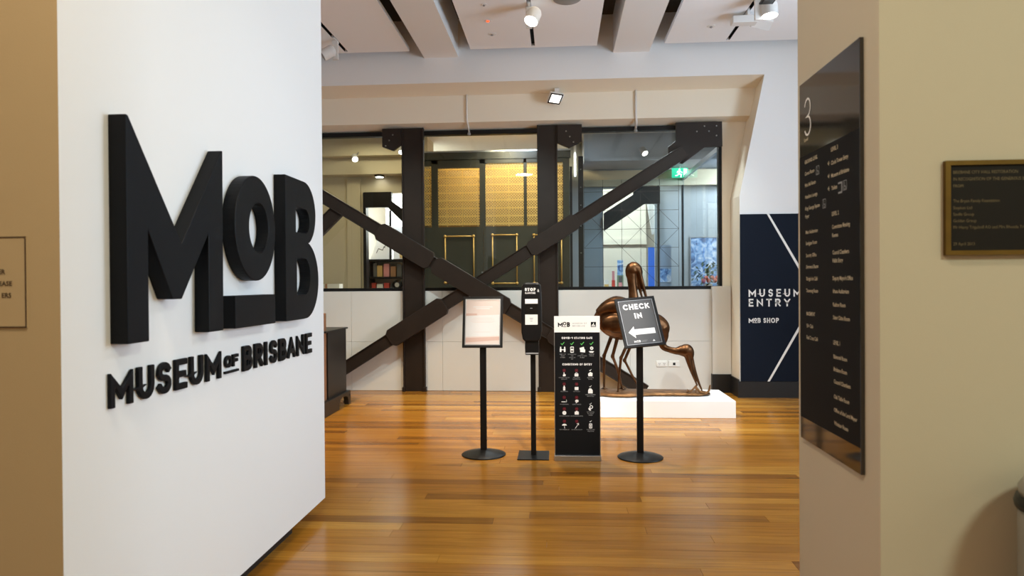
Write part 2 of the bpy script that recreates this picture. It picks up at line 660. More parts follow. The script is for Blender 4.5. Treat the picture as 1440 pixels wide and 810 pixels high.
def flow(pts, rads, k=5):
    """Catmull-Rom through points and radii"""
    Q = [Vector((*p, r)) for p, r in zip(pts, rads)]
    out = []
    n = len(Q)
    for i in range(n-1):
        a, b, c_, d_ = Q[max(i-1, 0)], Q[i], Q[i+1], Q[min(i+2, n-1)]
        for j in range(k):
            t = j/k
            out.append(.5*((2*b)+(c_-a)*t+(2*a-5*b+4*c_-d_)*t*t+(3*b-a-3*c_+d_)*t**3))
    out.append(Q[-1])
    return [v.xyz for v in out], [max(v.w, .004) for v in out]


def fuse(mb, name, mt, parent, voxel=.0075, smooth_it=4):
    o = mb.build(name, mt, parent)
    r = o.modifiers.new('remesh', 'REMESH')
    r.mode = 'VOXEL'
    r.voxel_size = voxel
    s_ = o.modifiers.new('smooth', 'SMOOTH')
    s_.iterations = smooth_it
    s_.factor = .5
    bpy.context.view_layer.update()
    dg = bpy.context.evaluated_depsgraph_get()
    me = bpy.data.meshes.new_from_object(o.evaluated_get(dg))
    o.modifiers.clear()
    old = o.data
    o.data = me
    bpy.data.meshes.remove(old)
    for p in me.polygons:
        p.use_smooth = True
    return o


# ------------------------------------------------------------------ floor with its boards
fl = struct(MB().box(-4.6, 4.6, -4.0, 15.0, -.12, -.014).build('floor', 'counter_wood'))
unit = MB().box(-.5, .5, -.5, .5, -1, 0)
proto = unit.build('floor_board', 'floor_timber', fl)
pitch = .12
row = 0
y = 2.3
first = True
while y < 9.44:
    x = -3.6 - random.random()*1.8
    while x < 3.9:
        L = random.choice((1.5, 1.9, 2.3, 2.8, 3.3))
        x1 = min(x+L, 4.5)
        o = proto if first else proto.copy()
        if not first:
            C.objects.link(o)
            o.parent = fl
        first = False
        o.location = ((x+x1)/2, y+pitch/2, 0)
        o.scale = (x1-x-.0018, pitch-.0022, .012)
        x += L
    y += pitch
    row += 1
MB().box(-4.6, 4.6, -4.0, 2.3, -.012, 0).build('lobby_boards', 'counter_wood', fl)
MB().box(-4.6, 4.6, 9.46, 15.0, -.012, 0).build('inner_boards', 'counter_wood', fl)

# ------------------------------------------------------------------ near walls
m = MB()
m.box(-1.75, -1.55, 2.03, 4.42, .088, 5.0)
m.mi[2] = 1
struct(m.build('wall_left', ['white_paint', 'brown_tan_paint']))
struct(MB().box(-4.6, -1.75, 2.03, 2.25, 0, 5.0).build('wall_lobby_left', 'brown_tan_paint'))
struct(MB().box(-1.75, -1.615, 2.06, 4.02, 0, .088).build('baseboard_left', 'skirting_black'))
struct(MB().box(1.0, 1.3, 2.2, 2.92, 0, 5.0).build('wall_right', 'tan_paint'))
struct(MB().box(1.3, 4.6, 2.2, 2.45, 0, 5.0).build('wall_lobby_right', 'tan_paint'))
struct(MB().box(-4.75, -4.6, -4.0, 9.6, 0, 5.0).build('wall_far_left', 'white_paint'))
struct(MB().box(4.6, 4.75, -4.0, 3.3, 0, 5.0).box(4.6, 4.75, 6.3, 9.6, 0, 5.0).box(4.6, 4.75, 3.3, 6.3, 0, 1.1).box(4.6, 4.75, 3.3, 6.3, 3.7, 5.0).build('wall_far_right', 'white_paint'))  # opening cut for the added daylight window
struct(MB().box(4.64, 4.70, 3.3, 3.36, 1.1, 3.7).box(4.64, 4.70, 6.24, 6.3, 1.1, 3.7).box(4.64, 4.70, 4.77, 4.83, 1.1, 3.7).box(4.64, 4.70, 3.3, 6.3, 1.1, 1.16).box(4.64, 4.70, 3.3, 6.3, 3.64, 3.7).build('added_window', 'white_paint'))  # frame of the window added out of view for the daylight fill
struct(MB().box(-4.75, 4.75, -4.15, -4.0, 0, 5.0).build('wall_rear', 'tan_paint'))

# ------------------------------------------------------------------ ceiling, beams, hung panels
ce = struct(MB().box(-4.75, 4.75, -4.15, 9.6, 5.0, 5.15).build('ceiling', 'dark_void'))
fx = Frame((0, 0, 0), (0, 1, 0), (0, 0, 1), (1, 0, 0))


def yz_prism(pts, x0, x1):
    return MB().poly(fx, pts, x0, x1)


m = yz_prism([(9.0, 4.165), (9.33, 4.085), (9.33, 5.0), (9.0, 5.0)], -4.6, 4.6)
m.mi[2] = 1
m.build('cross_beam', ['white_paint', 'cream_paint'], ce)
for x0, x1 in ((-1.755, -1.30), (.735, 1.20), (3.2, 3.65), (-4.2, -3.75)):
    MB().box(x0, x1, 2.5, 9.0, 4.5, 5.0).build('ceiling_beam', 'white_paint', ce)
MB().box(-4.6, 4.6, -4.0, 2.2, 4.55, 4.6).build('lobby_ceiling_panel', 'ceiling_white', ce)
for x0, x1, tx in ((-3.7, -1.925, -2.75), (-1.12, .515, -.30), (1.375, 3.15, 2.155)):
    m = MB()
    m.box(x0, tx-.022, 2.5, 8.86, 4.55, 4.6)
    m.box(tx+.022, x1, 2.5, 8.86, 4.55, 4.6)
    m.box(tx-.022, tx+.022, 8.80, 8.86, 4.55, 4.6)
    p = m.build('ceiling_panel', 'ceiling_white', ce)
    t = MB()
    t.box(tx-.022, tx+.022, 2.5, 8.80, 4.58, 4.62)
    t.box(tx-.022, tx-.017, 2.5, 8.80, 4.551, 4.58)
    t.box(tx+.017, tx+.022, 2.5, 8.80, 4.551, 4.58)
    t.build('lighting_track', 'black_matte', p)

# ------------------------------------------------------------------ far wall: bulkhead, column, low wall, window
struct(yz_prism([(9.33, 3.716), (9.6, 3.64), (9.6, 5.0), (9.33, 5.0)], -4.6, 2.9).build('wall_bulkhead', 'cream_paint'))
front = Frame((0, 0, 0), (1, 0, 0), (0, 0, 1), (0, -1, 0))      # c = -y
m = MB().poly(front, [(2.664, 4.165), (2.343, 2.611), (2.33, 0), (4.6, 0), (4.6, 4.165)], -9.48, -9.0)
m.mi = [0, 0]+[1]*(len(m.mi)-2)
struct(m.build('wall_column', ['white_paint', 'cream_paint']))
wb = struct(MB().box(-4.6, 2.234, 9.475, 9.6, 0, 1.40).build('wall_back', 'back_white'))
xs = [-4.4, -2.915, -1.62, -.31, .98, 2.08]
for i in range(len(xs)-1):
    for z0, z1 in ((.004, .69), (.693, 1.398)):
        MB().box(xs[i]+.0015, xs[i+1]-.0015, 9.455, 9.475, z0, z1).build('wall_panel', 'back_white', wb)
struct(MB().box(2.08, 2.325, 9.40, 9.475, .25, 1.44).build('trim_pier', 'back_white'))
struct(MB().box(2.07, 2.325, 9.385, 9.47, 0, .25).box(2.325, 4.59, 8.985, 9.0, 0, .21).box(2.31, 2.328, 8.985, 9.39, 0, .235).build('baseboard_back', 'skirting_black'))

wn = struct(MB().box(-4.6, 2.235, 9.50, 9.60, 1.40, 1.445).box(-4.6, 2.235, 9.50, 9.60, 3.585, 3.645).box(2.195, 2.235, 9.50, 9.60, 1.445, 3.585)
            .box(-2.04, -2.0, 9.50, 9.58, 1.445, 3.585).box(-.16, -.12, 9.50, 9.58, 1.445, 3.585).build('window_1', 'black_satin'))
struct(MB().box(2.236, 3.0, 9.482, 9.6, 0, 3.9).build('wall_window_return', 'cream_paint'))
for x0, x1 in ((-4.6, -2.927), (-2.923, -2.04), (-2.0, -1.217), (-1.213, -.16), (-.12, 2.195)):
    MB().box(x0, x1, 9.535, 9.545, 1.445, 3.585).build('glass_pane', 'window_glass', wn)

# conduits that drop from the bulkhead to the window head
for xx, r in ((-1.235, .012), (1.06, .016)):
    t = thing('sprinkler_pipe', 'thin white pipe dropping over the bulkhead %s' % ('above the middle window bay' if xx < 0 else 'above the right window bay'),
              'pipe', (xx, 9.3, 4.1))
    MB().tube([(xx, 9.312, 4.086), (xx, 9.312, 3.74), (xx+.012, 9.36, 3.67), (xx+.012, 9.45, 3.61)], r, 10).build('pipe', 'fixture_white', t, smooth=True)
    MB().lathe((xx+.012, 9.45, 3.56), [(.02, 0), (.024, .02), (.012, .05)], 12).build('sprinkler_head', 'grey_plastic', t)

# ------------------------------------------------------------------ steel truss
tr = thing('steel_truss', 'dark brown riveted steel posts and crossed braces before the window', 'truss', (-1.2, 9.4, 0))
for x0, x1 in ((-2.165, -1.855), (-.278, .002)):
    m = MB()
    m.box(x0+.02, x1-.02, 9.405, 9.45, 0, 3.668)
    m.box(x0, x0+.022, 9.385, 9.452, 0, 3.668)
    m.box(x1-.022, x1, 9.385, 9.452, 0, 3.668)
    m.box(x0-.015, x0+.03, 9.375, 9.452, 0, .06)
    m.box(x1-.03, x1+.015, 9.375, 9.452, 0, .06)
    m.build('post', 'steel_brown', tr, bevel=.003)


def brace(p0, p1, segs, y0, y1):
    """segs: (t0, t1, width, extra depth)"""
    a, b = Vector((p0[0], 0, p0[1])), Vector((p1[0], 0, p1[1]))
    d = (b-a).normalized()
    up = Vector((-d.z, 0, d.x))
    if up.z < 0:
        up = -up
    fr = Frame(a, d, up, (0, -1, 0))
    m = MB()
    for s0, s1, w, e in segs:
        if e:
            m.poly(fr, [(s0-.05, -w/2+.045), (s0, -w/2), (s1, -w/2), (s1+.05, -w/2+.045), (s1+.05, w/2-.045), (s1, w/2), (s0, w/2), (s0-.05, w/2-.045)], -y1, -(y0-e))
        else:
            m.fbox(fr, s0, s1, -w/2, w/2, -y1, -y0)
            m.fbox(fr, s0, s1, w/2-.012, w/2, -y0, -(y0-.018))
            m.fbox(fr, s0, s1, -w/2, -w/2+.012, -y0, -(y0-.018))
    m.build('brace', 'steel_brown', tr, bevel=.003)
    return fr, (b-a).length


A0, A1 = (-4.1, 3.235), (1.17, .03)
brace(A0, A1, [(0, 6.16, .172, 0), (1.95, 2.72, .255, .03), (2.86, 3.95, .25, .035), (4.7, 5.3, .22, .03)], 9.27, 9.37)
B0, B1 = (-3.42, .052), (1.72, 3.262)
brace(B0, B1, [(0, 6.05, .172, 0), (1.33, 2.15, .255, .03), (3.62, 4.3, .22, .03)], 9.285, 9.375)
brace((-2.98, 2.60), (-3.75, 1.85), [(0, 1.07, .19, 0)], 9.30, 9.376)
for pts in ([(-2.43, 3.66), (-2.165, 3.66), (-2.165, 3.435), (-2.275, 3.352), (-2.43, 3.41)],
            [(.002, 3.66), (.335, 3.66), (.335, 3.43), (.155, 3.345), (.002, 3.41)]):
    g = MB().poly(front, pts, -9.42, -9.36).build('gusset_plate', 'steel_brown', tr, bevel=.004)
    cx = sum(p[0] for p in pts)/5
    for k in range(3):
        MB().lathe((cx-.045+.05*k*(1 if cx > 0 else -1)+(.06 if cx < 0 else 0), 9.36, 3.57-.075*k), [(.011, 0), (.009, .012)], 8, (0, -1, 0)).build('bolt', 'bolt_steel', g)
g = MB().poly(front, [(1.60, 3.66), (2.215, 3.66), (2.22, 3.325), (1.98, 3.315), (1.69, 3.10), (1.62, 3.12), (1.50, 3.24), (1.50, 3.33), (1.60, 3.41)], -9.42, -9.375).build('gusset_plate', 'steel_brown', tr, bevel=.004)
for bx, bz in ((1.98, 3.60), (2.14, 3.60), (1.88, 3.53), (2.04, 3.53), (2.14, 3.47)):
    MB().lathe((bx, 9.375, bz), [(.011, 0), (.009, .012)], 8, (0, -1, 0)).build('bolt', 'bolt_steel', g)

# ------------------------------------------------------------------ big logo on the left wall
LF = Frame((-1.549, 0, 0), (0, 1, 0), (0, 0, 1), (1, 0, 0))      # a = y, b = z, c off the wall
T = .065
lg = thing('museum_logo', 'huge black raised MoB logo letters on the white wall', 'sign', (-1.55, 3.2, 1.3))
bm_pts = [(2.262, 1.298), (2.387, 1.298), (2.387, 1.702), (2.540, 1.447), (2.606, 1.447), (2.816, 1.719), (2.812, 1.300), (2.940, 1.300), (2.945, 2.096), (2.936, 2.096), (2.608, 1.668), (2.276, 2.094), (2.262, 2.094)]


def letter_poly(name, outer, parent, fr, c0, c1, mt, holes=(), bevel=.004, smooth=False):
    """letter with counters cut out, as one clean solid via a filled 2D curve"""
    cu = bpy.data.curves.new(name, 'CURVE')
    cu.dimensions = '2D'
    cu.fill_mode = 'BOTH'
    for lp in [outer]+list(holes):
        sp = cu.splines.new('POLY')
        sp.points.add(len(lp)-1)
        for q, (a, b) in zip(sp.points, lp):
            q.co = (a, b, 0, 1)
        sp.use_cyclic_u = True
    cu.extrude = (c1-c0)/2
    to = bpy.data.objects.new('t', cu)
    C.objects.link(to)
    bpy.context.view_layer.update()
    dg = bpy.context.evaluated_depsgraph_get()
    me = bpy.data.meshes.new_from_object(to.evaluated_get(dg))
    bm = bmesh.new()
    bm.from_mesh(me)
    bmesh.ops.remove_doubles(bm, verts=bm.verts, dist=1e-5)
    bmesh.ops.dissolve_limit(bm, angle_limit=.01, verts=bm.verts, edges=bm.edges)
    mb = MB()
    bm.verts.index_update()
    mb.add([fr.p(v.co.x, v.co.y, v.co.z+(c0+c1)/2) for v in bm.verts], [[v.index for v in f.verts] for f in bm.faces])
    bm.free()
    bpy.data.objects.remove(to)
    bpy.data.curves.remove(cu)
    bpy.data.meshes.remove(me)
    return mb.build(name, mt, parent, bevel=bevel)


letter_poly('letter', bm_pts, lg, LF, 0, T, 'letter_black')
letter_poly('letter', ell(3.28, 1.779, .226, .258, 64), lg, LF, 0, T, 'letter_black', [ell(3.31, 1.783, .108, .124, 40)[::-1]])
B_out = [(3.640, 1.300), (3.90, 1.300)]+ell(3.925, 1.528, .223, .228, 18, -PI/2, PI*.42, False)[1:]+ell(3.92, 1.918, .185, .186, 16, -PI*.36, PI/2, False)+[(3.640, 2.104)]
hole_hi = [(3.79, 1.80)]+[(3.92, 1.80)]+ell(3.93, 1.872, .072, .072, 10, -PI/2, PI/2, False)+[(3.79, 1.944)]
hole_lo = [(3.80, 1.442)]+[(3.92, 1.442)]+ell(3.92, 1.548, .088, .106, 12, -PI/2, PI/2, False)+[(3.80, 1.654)]
letter_poly('letter', B_out, lg, LF, 0, T, 'letter_black', [hole_hi[::-1], hole_lo[::-1]])
MB().fbox(LF, 3.052, 3.500, 1.299, 1.451, 0, T).build('underline_bar', 'letter_black', lg, bevel=.004)

nm = thing('museum_name_lettering', 'small black raised MUSEUM OF BRISBANE letters under the big logo', 'sign', (-1.55, 3.2, 1.077))
ST = .0255
for ch, y0, y1 in (('M', 2.243, 2.37), ('U', 2.40, 2.50), ('S', 2.525, 2.615), ('E', 2.644, 2.732), ('U', 2.757, 2.860), ('M', 2.888, 3.018),
                   ('B', 3.238, 3.337), ('R', 3.366, 3.462), ('I', 3.490, 3.523), ('S', 3.553, 3.643), ('B', 3.673, 3.770), ('A', 3.790, 3.905), ('N', 3.930, 4.04), ('E', 4.072, 4.168)):
    m = MB()
    h = .124
    gw = GLYPH[ch][0]
    wide = (y1-y0)/(gw*h) if gw else 1
    for q in glyph_quads(ch, y0, 1.077, h, ST, wide)[0]:
        m.poly(LF, q, 0, .014)
    fuse(m, 'letter', 'letter_black', nm, .0024, 1)
for ch, y0, y1 in (('O', 3.06, 3.125), ('F', 3.135, 3.192)):
    m = MB()
    h = .058
    for q in glyph_quads(ch, y0, 1.114, h, .016, (y1-y0)/(GLYPH[ch][0]*h))[0]:
        m.poly(LF, q, 0, .012)
    fuse(m, 'letter', 'letter_black', nm, .002, 1)
MB().fbox(LF, 3.06, 3.192, 1.088, 1.099, 0, .012).build('underline_bar', 'letter_black', nm)

# ------------------------------------------------------------------ notice on the left lobby wall
NF = Frame((0, 2.03, 0), (1, 0, 0), (0, 0, 1), (0, -1, 0))
no = thing('wall_notice', 'outlined notice plate on the tan wall at the left edge', 'sign', (-1.8, 2.03, 1.5))
MB().fbox(NF, -1.99, -1.659, 1.3715, 1.657, 0, .003).build('plate', 'brown_tan_paint', no)
MB().ring(NF, [(-1.99, 1.3715), (-1.659, 1.3715), (-1.659, 1.657), (-1.99, 1.657)], [(-1.986, 1.3755), (-1.663, 1.3755), (-1.663, 1.653), (-1.986, 1.653)], .003, .0045).build('border', 'print_dark', no)
m = MB()
for s_, xr, z in (('ER', -1.727, 1.540), ('EASE', -1.705, 1.503), ('ERS', -1.708, 1.466)):
    small_text(m, NF, s_, xr, z, .021, .0045, 'r', .02)
fine(m.build('lettering', 'print_dark', no))

# ------------------------------------------------------------------ directory on the right reveal
DF = Frame((1.0, 0, 0), (0, -1, 0), (0, 0, 1), (-1, 0, 0))       # a = -y
ds = thing('directory_sign', 'tall black glass floor directory on the tan right wall', 'sign', (1.0, 2.58, .86))
MB().fbox(DF, -2.862, -2.305, .863, 2.296, 0, .014).build('glass_plate', 'smoked_glass', ds, bevel=.002)
MB().fbox(DF, -2.860, -2.307, .95, 2.0, .014, .0148).build('printed_panel', 'black_matte', ds)
m = MB()
for q in strip([(-2.797, 2.196)]+arc(-2.768, 2.185, .030, .034, 140, -70, 10)+[(-2.778, 2.149)]+arc(-2.768, 2.113, .032, .036, 80, -150, 12), .0075, 0, 9):
    m.poly(DF, q, .0155)
fine(m.build('floor_numeral', 'print_white', ds))
m = MB()
small_text(m, DF, 'Level', -2.805, 2.055, .020, .0155)
TS = .0205
for s_, a, z in (('GROUND LEVEL', -2.80, 1.966), ('Carers Room', -2.80, 1.920), ('First Aid Room', -2.799, 1.874), ('Hamilton Lounge', -2.797, 1.827), ('King George Square', -2.797, 1.781), ('Foyer', -2.797, 1.750),
                 ('Main Auditorium', -2.793, 1.687), ('Sandgate Room', -2.791, 1.643), ('Security Office', -2.79, 1.595), ('Sherwood Room', -2.79, 1.550), ('Shingle Inn Café', -2.788, 1.503), ('Toowong Room', -2.788, 1.456),
                 ('BASEMENT', -2.787, 1.365), ('50+ Club', -2.787, 1.317), ('Red Cross Café', -2.787, 1.271),
                 ('LEVEL 3', -2.538, 1.966), ('Clock Tower Entry', -2.537, 1.918), ('Museum of Brisbane', -2.537, 1.872), ('Toilets', -2.535, 1.827),
                 ('LEVEL 2', -2.533, 1.734), ('Committee Meeting', -2.530, 1.687), ('Rooms', -2.530, 1.657), ('Council Chambers', -2.527, 1.595), ('Public Entry', -2.527, 1.566), ("Deputy Mayor's Office", -2.527, 1.503),
                 ('Ithaca Auditorium', -2.525, 1.457), ('Kedron Room', -2.525, 1.409), ('Sister Cities Room', -2.524, 1.363),
                 ('LEVEL 1', -2.523, 1.273), ('Balmoral Room', -2.522, 1.223), ('Brisbane Room', -2.521, 1.178), ('Council Chambers', -2.519, 1.134), ('Oak Table Room', -2.518, 1.080), ('Office of the Lord Mayor', -2.518, 1.032), ('Windsor Room', -2.517, .985)):
    small_text(m, DF, s_, a, z, TS, .0156, bold=.012, sx=.9)
for z in (1.925, 1.879, 1.833):      # arrows beside level 3
    for q in strip([(-2.556, z+.010), (-2.566, z+.003), (-2.556, z-.004)], .0025, 0, 9)+strip([(-2.566, z+.003), (-2.552, z+.003)], .0025, 0, 9):
        m.poly(DF, q, .0156)
fine(m.build('lettering', 'print_cream', ds))
m = MB()
for a0, z0 in ((-2.682, 1.904), (-2.618, 1.770), (-2.436, 1.812)):
    m.ring(DF, rrect(a0, a0+.032, z0, z0+.034, .004), rrect(a0+.002, a0+.030, z0+.002, z0+.032, .003), .0156)
    cx = a0+.016                        # wheelchair figure: head, torso, wheel
    m.poly(DF, ell(cx-.004, z0+.027, .003, .003, 8), .0157)
    for q in strip([(cx-.004, z0+.022), (cx-.003, z0+.014), (cx+.006, z0+.014), (cx+.009, z0+.006)], .0028, 0, 9)+strip(arc(cx-.001, z0+.010, .0065, .0065, 110, 330, 8), .0018, 0, 9):
        m.poly(DF, q, .0157)
for q in strip([(-2.472, 1.843), (-2.445, 1.843), (-2.445, 1.809), (-2.472, 1.809)], .006, 0, 9):
    m.poly(DF, q, .0156)
fine(m.build('pictogram', 'print_grey', ds))

# ------------------------------------------------------------------ bronze plaque and bin in the lobby
PF = Frame((0, 2.2, 0), (1, 0, 0), (0, 0, 1), (0, -1, 0))
pq = thing('memorial_plaque', 'dark plaque with brass rim on the tan wall at right', 'plaque', (1.4, 2.2, 1.72))
MB().fbox(PF, 1.1935, 1.70, 1.5795, 1.8645, 0, .010).build('plate', 'plaque_dark', pq)
o_ = [(1.19, 1.577), (1.703, 1.577), (1.703, 1.867), (1.19, 1.867)]
i_ = [(1.205, 1.591), (1.688, 1.591), (1.688, 1.853), (1.205, 1.853)]
MB().ring(PF, o_, i_, 0, .016).build('rim', 'brass', pq)
m = MB()
for s_, z in (('BRISBANE CITY HALL RESTORATION', 1.827), ('IN RECOGNITION OF THE GENEROUS SUPPORT', 1.806), ('FROM', 1.785), ('The Bryan Family Foundation', 1.739), ('Stephen Ltd', 1.718),
              ('Savills Group', 1.698), ('Golden Group', 1.678), ('Mr Harry Triguboff AO and Mrs Rhonda Triguboff', 1.658), ('29 April 2013', 1.607)):
    small_text(m, PF, s_, 1.214, z, .0135, .0108, sx=.86)
fine(m.build('lettering', 'plaque_text', pq))

bn = thing('waste_bin', 'round grey bin with black collar against the tan wall', 'bin', (1.475, 2.0, 0))
MB().lathe((1.475, 2.0, 0), [(.160, 0), (.165, .01), (.165, .83), (.162, .84)], 40).build('body', 'bin_grey', bn, smooth=True, bevel=.003)
MB().lathe((1.475, 2.0, .84), [(.150, 0), (.172, .004), (.175, .018), (.170, .034), (.150, .038)], 40).build('collar', 'black_satin', bn, smooth=True)
MB().lathe((1.475, 2.0, .878), [(.163, 0), (.164, .025), (.150, .048), (.110, .058), (.02, .062)], 40).build('lid', 'bin_grey', bn, smooth=True)

# ------------------------------------------------------------------ sign stands
def stand_base(t, x, yy, h, pole=.0275):
    MB().lathe((x, yy, 0), [(.192, 0), (.194, .006), (.185, .012), (.12, .030), (.06, .042), (.035, .046)], 40).build('base', 'black_satin', t, smooth=True)
    MB().box(x-pole, x+pole, yy-pole*.6, yy+pole*.6, .04, h).build('pole', 'black_satin', t, bevel=.003)


def frame_parts(t, fr, w, h, b=.022, fm='black_satin'):
    o2 = [(-w/2, -h/2), (w/2, -h/2), (w/2, h/2), (-w/2, h/2)]
    i2 = [(-w/2+b, -h/2+b), (w/2-b, -h/2+b), (w/2-b, h/2-b), (-w/2+b, h/2-b)]
    MB().ring(fr, o2, i2, -.012, .010).build('frame', fm, t, bevel=.003)
    return o2, i2


# notice stand
x, yy = -.660, 5.94
sn = thing('notice_stand', 'black pedestal stand holding a pale pink poster, leftmost of the stands', 'sign stand', (x, yy, 0))
stand_base(sn, x, yy, .965)
v = Vector((0, .10, .437)).normalized()
fr = Frame((-.660, 5.93, 1.163), (1, 0, 0), v)
frame_parts(sn, fr, .352, .452, .022)
MB().ring(fr, [(-.154, -.204), (.154, -.204), (.154, .204), (-.154, .204)], [(-.147, -.197), (.147, -.197), (.147, .197), (-.147, .197)], .002, .006).build('inner_lip', 'silver', sn)
m = MB()
m.fbox(fr, -.154, .154, -.204, .204, -.010, .001)
ps = m.build('poster', 'poster_pink', sn)
m = MB()
m.poly(fr, [(-.147, -.130), (.147, -.122), (.147, .065), (-.147, .055)], .0014)
m.build('text_panel', 'poster_white', ps)
m = MB()
m.poly(fr, [(-.147, -.180), (.147, -.160), (.147, -.130), (-.147, -.140)], .0014)
m.poly(fr, [(-.147, .055), (-.05, .060), (-.05, .075), (-.147, .078)], .0014)
fine(m.build('band', 'poster_band', ps))
m = MB()
for z, w in ((.13, .17), (.115, .12)):
    m.poly(fr, [(-w/2, z), (w/2, z), (w/2, z+.008), (-w/2, z+.008)], .0014)
fine(m.build('title_line', 'poster_white', ps))
m = MB()
for z, w in ((.034, .16), (.022, .20), (.006, .22), (-.005, .18), (-.09, .14)):
    m.poly(fr, [(-w/2, z), (w/2, z), (w/2, z+.003), (-w/2, z+.003)], .0018)
fine(m.build('text_line', 'poster_pink', ps))
MB().fbox(fr, -.154, .154, -.204, .204, .003, .0045).build('cover_sheet', 'frame_glass', sn)

# check-in stand
x, yy = .692, 5.90
ci = thing('check_in_stand', 'black pedestal stand with crooked grey CHECK IN arrow sign', 'sign stand', (x, yy, 0))
stand_base(ci, x, yy, .955)
u = Vector((.345, .0746, .027)).normalized()
v = Vector((-.073, .19, .408))
v = (v - v.dot(u)*u).normalized()
fr = Frame((.692, 5.895, 1.162), u, v)
W_, H_ = .356, .456
frame_parts(ci, fr, W_, H_, .024)
MB().ring(fr, [(-.155, -.205), (.155, -.205), (.155, .205), (-.155, .205)], [(-.149, -.199), (.149, -.199), (.149, .199), (-.149, .199)], .002, .006).build('inner_lip', 'silver', ci)
pc = MB().fbox(fr, -.155, .155, -.205, .205, -.010, .001).build('poster', 'chalk_grey', ci)
letters(fr, 'CHECK', pc, 'print_white', 0, .118, .052, .0128, .008, .0016, .98, 'c')
letters(fr, 'IN', pc, 'print_white', 0, .032, .052, .0128, .011, .0016, .98, 'c')
m = MB()
m.poly(fr, [(-.118, -.090), (-.062, -.036), (-.062, -.064), (-.062, -.118), (-.062, -.144)][:2]+[(-.062, -.144)], .0016)
m.poly(fr, [(-.062, -.064), (.118, -.064), (.118, -.114), (-.062, -.114)], .0016)
m.build('arrow', 'print_white', pc)
m = MB()
stroke_text(m, fr, 'M', -.085, -.184, .020, .0055, .002, .0016)
stroke_text(m, fr, 'O', -.061, -.178, .014, .004, .002, .0016)
stroke_text(m, fr, 'B', -.044, -.184, .020, .0055, .002, .0016)
m.poly(fr, [(-.061, -.184), (-.047, -.184), (-.047, -.181), (-.061, -.181)], .0016)
m.poly(fr, [(.075, -.184), (.099, -.184), (.087, -.168)], .0016)
fine(m.build('small_logo', 'print_white', pc))
m = MB()
small_text(m, fr, 'MUSEUM OF', -.024, -.174, .010, .0016)
small_text(m, fr, 'BRISBANE', -.024, -.184, .010, .0016)
fine(m.build('small_lettering', 'print_grey', pc))

# hand sanitiser stand
x, yy = -.222, 5.92
ss = thing('sanitiser_stand', 'black hand sanitiser dispenser on a thin pole, STOP & SANITISE', 'dispenser stand', (x, yy, 0))
MB().box(x-.135, x+.135, yy-.16, yy+.14, 0, .012).build('base', 'black_satin', ss, bevel=.004)
MB().box(x-.022, x+.022, yy-.016, yy+.016, .012, .92).build('pole', 'black_satin', ss, bevel=.002)
SF = Frame((-.230, 5.86, 0), (1, 0, 0), (0, 0, 1))
out = [(-.075, 1.02), (-.055, 1.0), (.055, 1.0), (.075, 1.02), (.0865, 1.08), (.0885, 1.2), (.086, 1.38), (.080, 1.46)]+ell(.045, 1.468, .035, .035, 6, 0, PI/2, False)+ell(-.045, 1.468, .035, .035, 6, PI/2, PI, False)+[(-.080, 1.46), (-.086, 1.38), (-.0885, 1.2), (-.0865, 1.08)]
MB().poly(SF, out, -.06, .045).build('housing', 'black_satin', ss, bevel=.012)
dz = MB().poly(SF, [(-.056, 1.01), (-.058, .95), (-.055, .885), (.060, .885), (.062, .95), (.060, 1.01)], -.05, .025).build('drip_tray', 'black_satin', ss, bevel=.006)
MB().fbox(SF, -.052, .057, .893, .905, .025, .027).build('tray_lip', 'print_grey', dz)
MB().fbox(SF, -.053, .055, 1.325, 1.365, .045, .047).build('level_window', 'print_white', ss)
MB().fbox(SF, -.050, .053, 1.235, 1.322, .045, .048).build('sensor_panel', 'black_gloss', ss)
MB().fbox(SF, -.053, .054, 1.145, 1.232, .045, .047).build('paper_label', 'header_white', ss)
m = MB()
for z, w in ((1.20, .03), (1.19, .024), (1.175, .018)):
    m.fbox(SF, -w/2, w/2, z, z+.004, .047, .0474)
m.fbox(SF, -.010, .010, 1.284, 1.289, .048, .0484)
fine(m.build('label_print', 'print_grey', ss))
m = MB()
stroke_text(m, SF, 'STOP', -.054, 1.432, .028, .0085, .0045, .0455, None, .92)
stroke_text(m, SF, '&', .052, 1.424, .024, .006, .0, .0455, None, .8)
stroke_text(m, SF, 'SANITISE', -.052, 1.408, .016, .004, .0034, .0455, None, .8)
fine(m.build('lettering', 'print_white', ss))

# ------------------------------------------------------------------ information totem
TF = Frame((.155, 5.78, 0), (1, 0, 0), (0, 0, 1))
tt = thing('information_totem', 'tall black information board with white header, conditions of entry icons', 'sign', (.155, 5.8, 0))
MB().fbox(TF, -.188, .188, .045, 1.082, -.045, 0).build('black_panel', 'black_matte', tt)
MB().fbox(TF, -.192, .192, 1.082, 1.217, -.045, .001).build('header', 'header_white', tt)
for s_ in (-1, 1):
    MB().fbox(TF, min(s_*.188, s_*.193), max(s_*.188, s_*.193), .045, 1.082, -.047, .003).build('edge_strip', 'silver', tt)
MB().fbox(TF, -.196, .196, 0, .046, -.075, .03).build('foot', 'silver', tt, bevel=.004)
c = .0015
m = MB()
stroke_text(m, TF, 'M', -.160, 1.128, .040, .0095, .002, c)
stroke_text(m, TF, 'O', -.118, 1.141, .030, .007, .002, c)
stroke_text(m, TF, 'B', -.084, 1.128, .040, .0095, .002, c, None, .9)
m.poly(TF, [(-.116, 1.128), (-.090, 1.128), (-.090, 1.133), (-.116, 1.133)], c)
m.poly(TF, rrect(.117, .160, 1.126, 1.170, .002), c)
fine(m.build('header_logo', 'black_matte', tt))
m = MB()
stroke_text(m, TF, 'MUSEUM OF', -.036, 1.152, .012, .0020, .0052, c)
stroke_text(m, TF, 'BRISBANE', -.036, 1.130, .012, .0020, .0056, c)
fine(m.build('header_name', 'print_grey', tt))
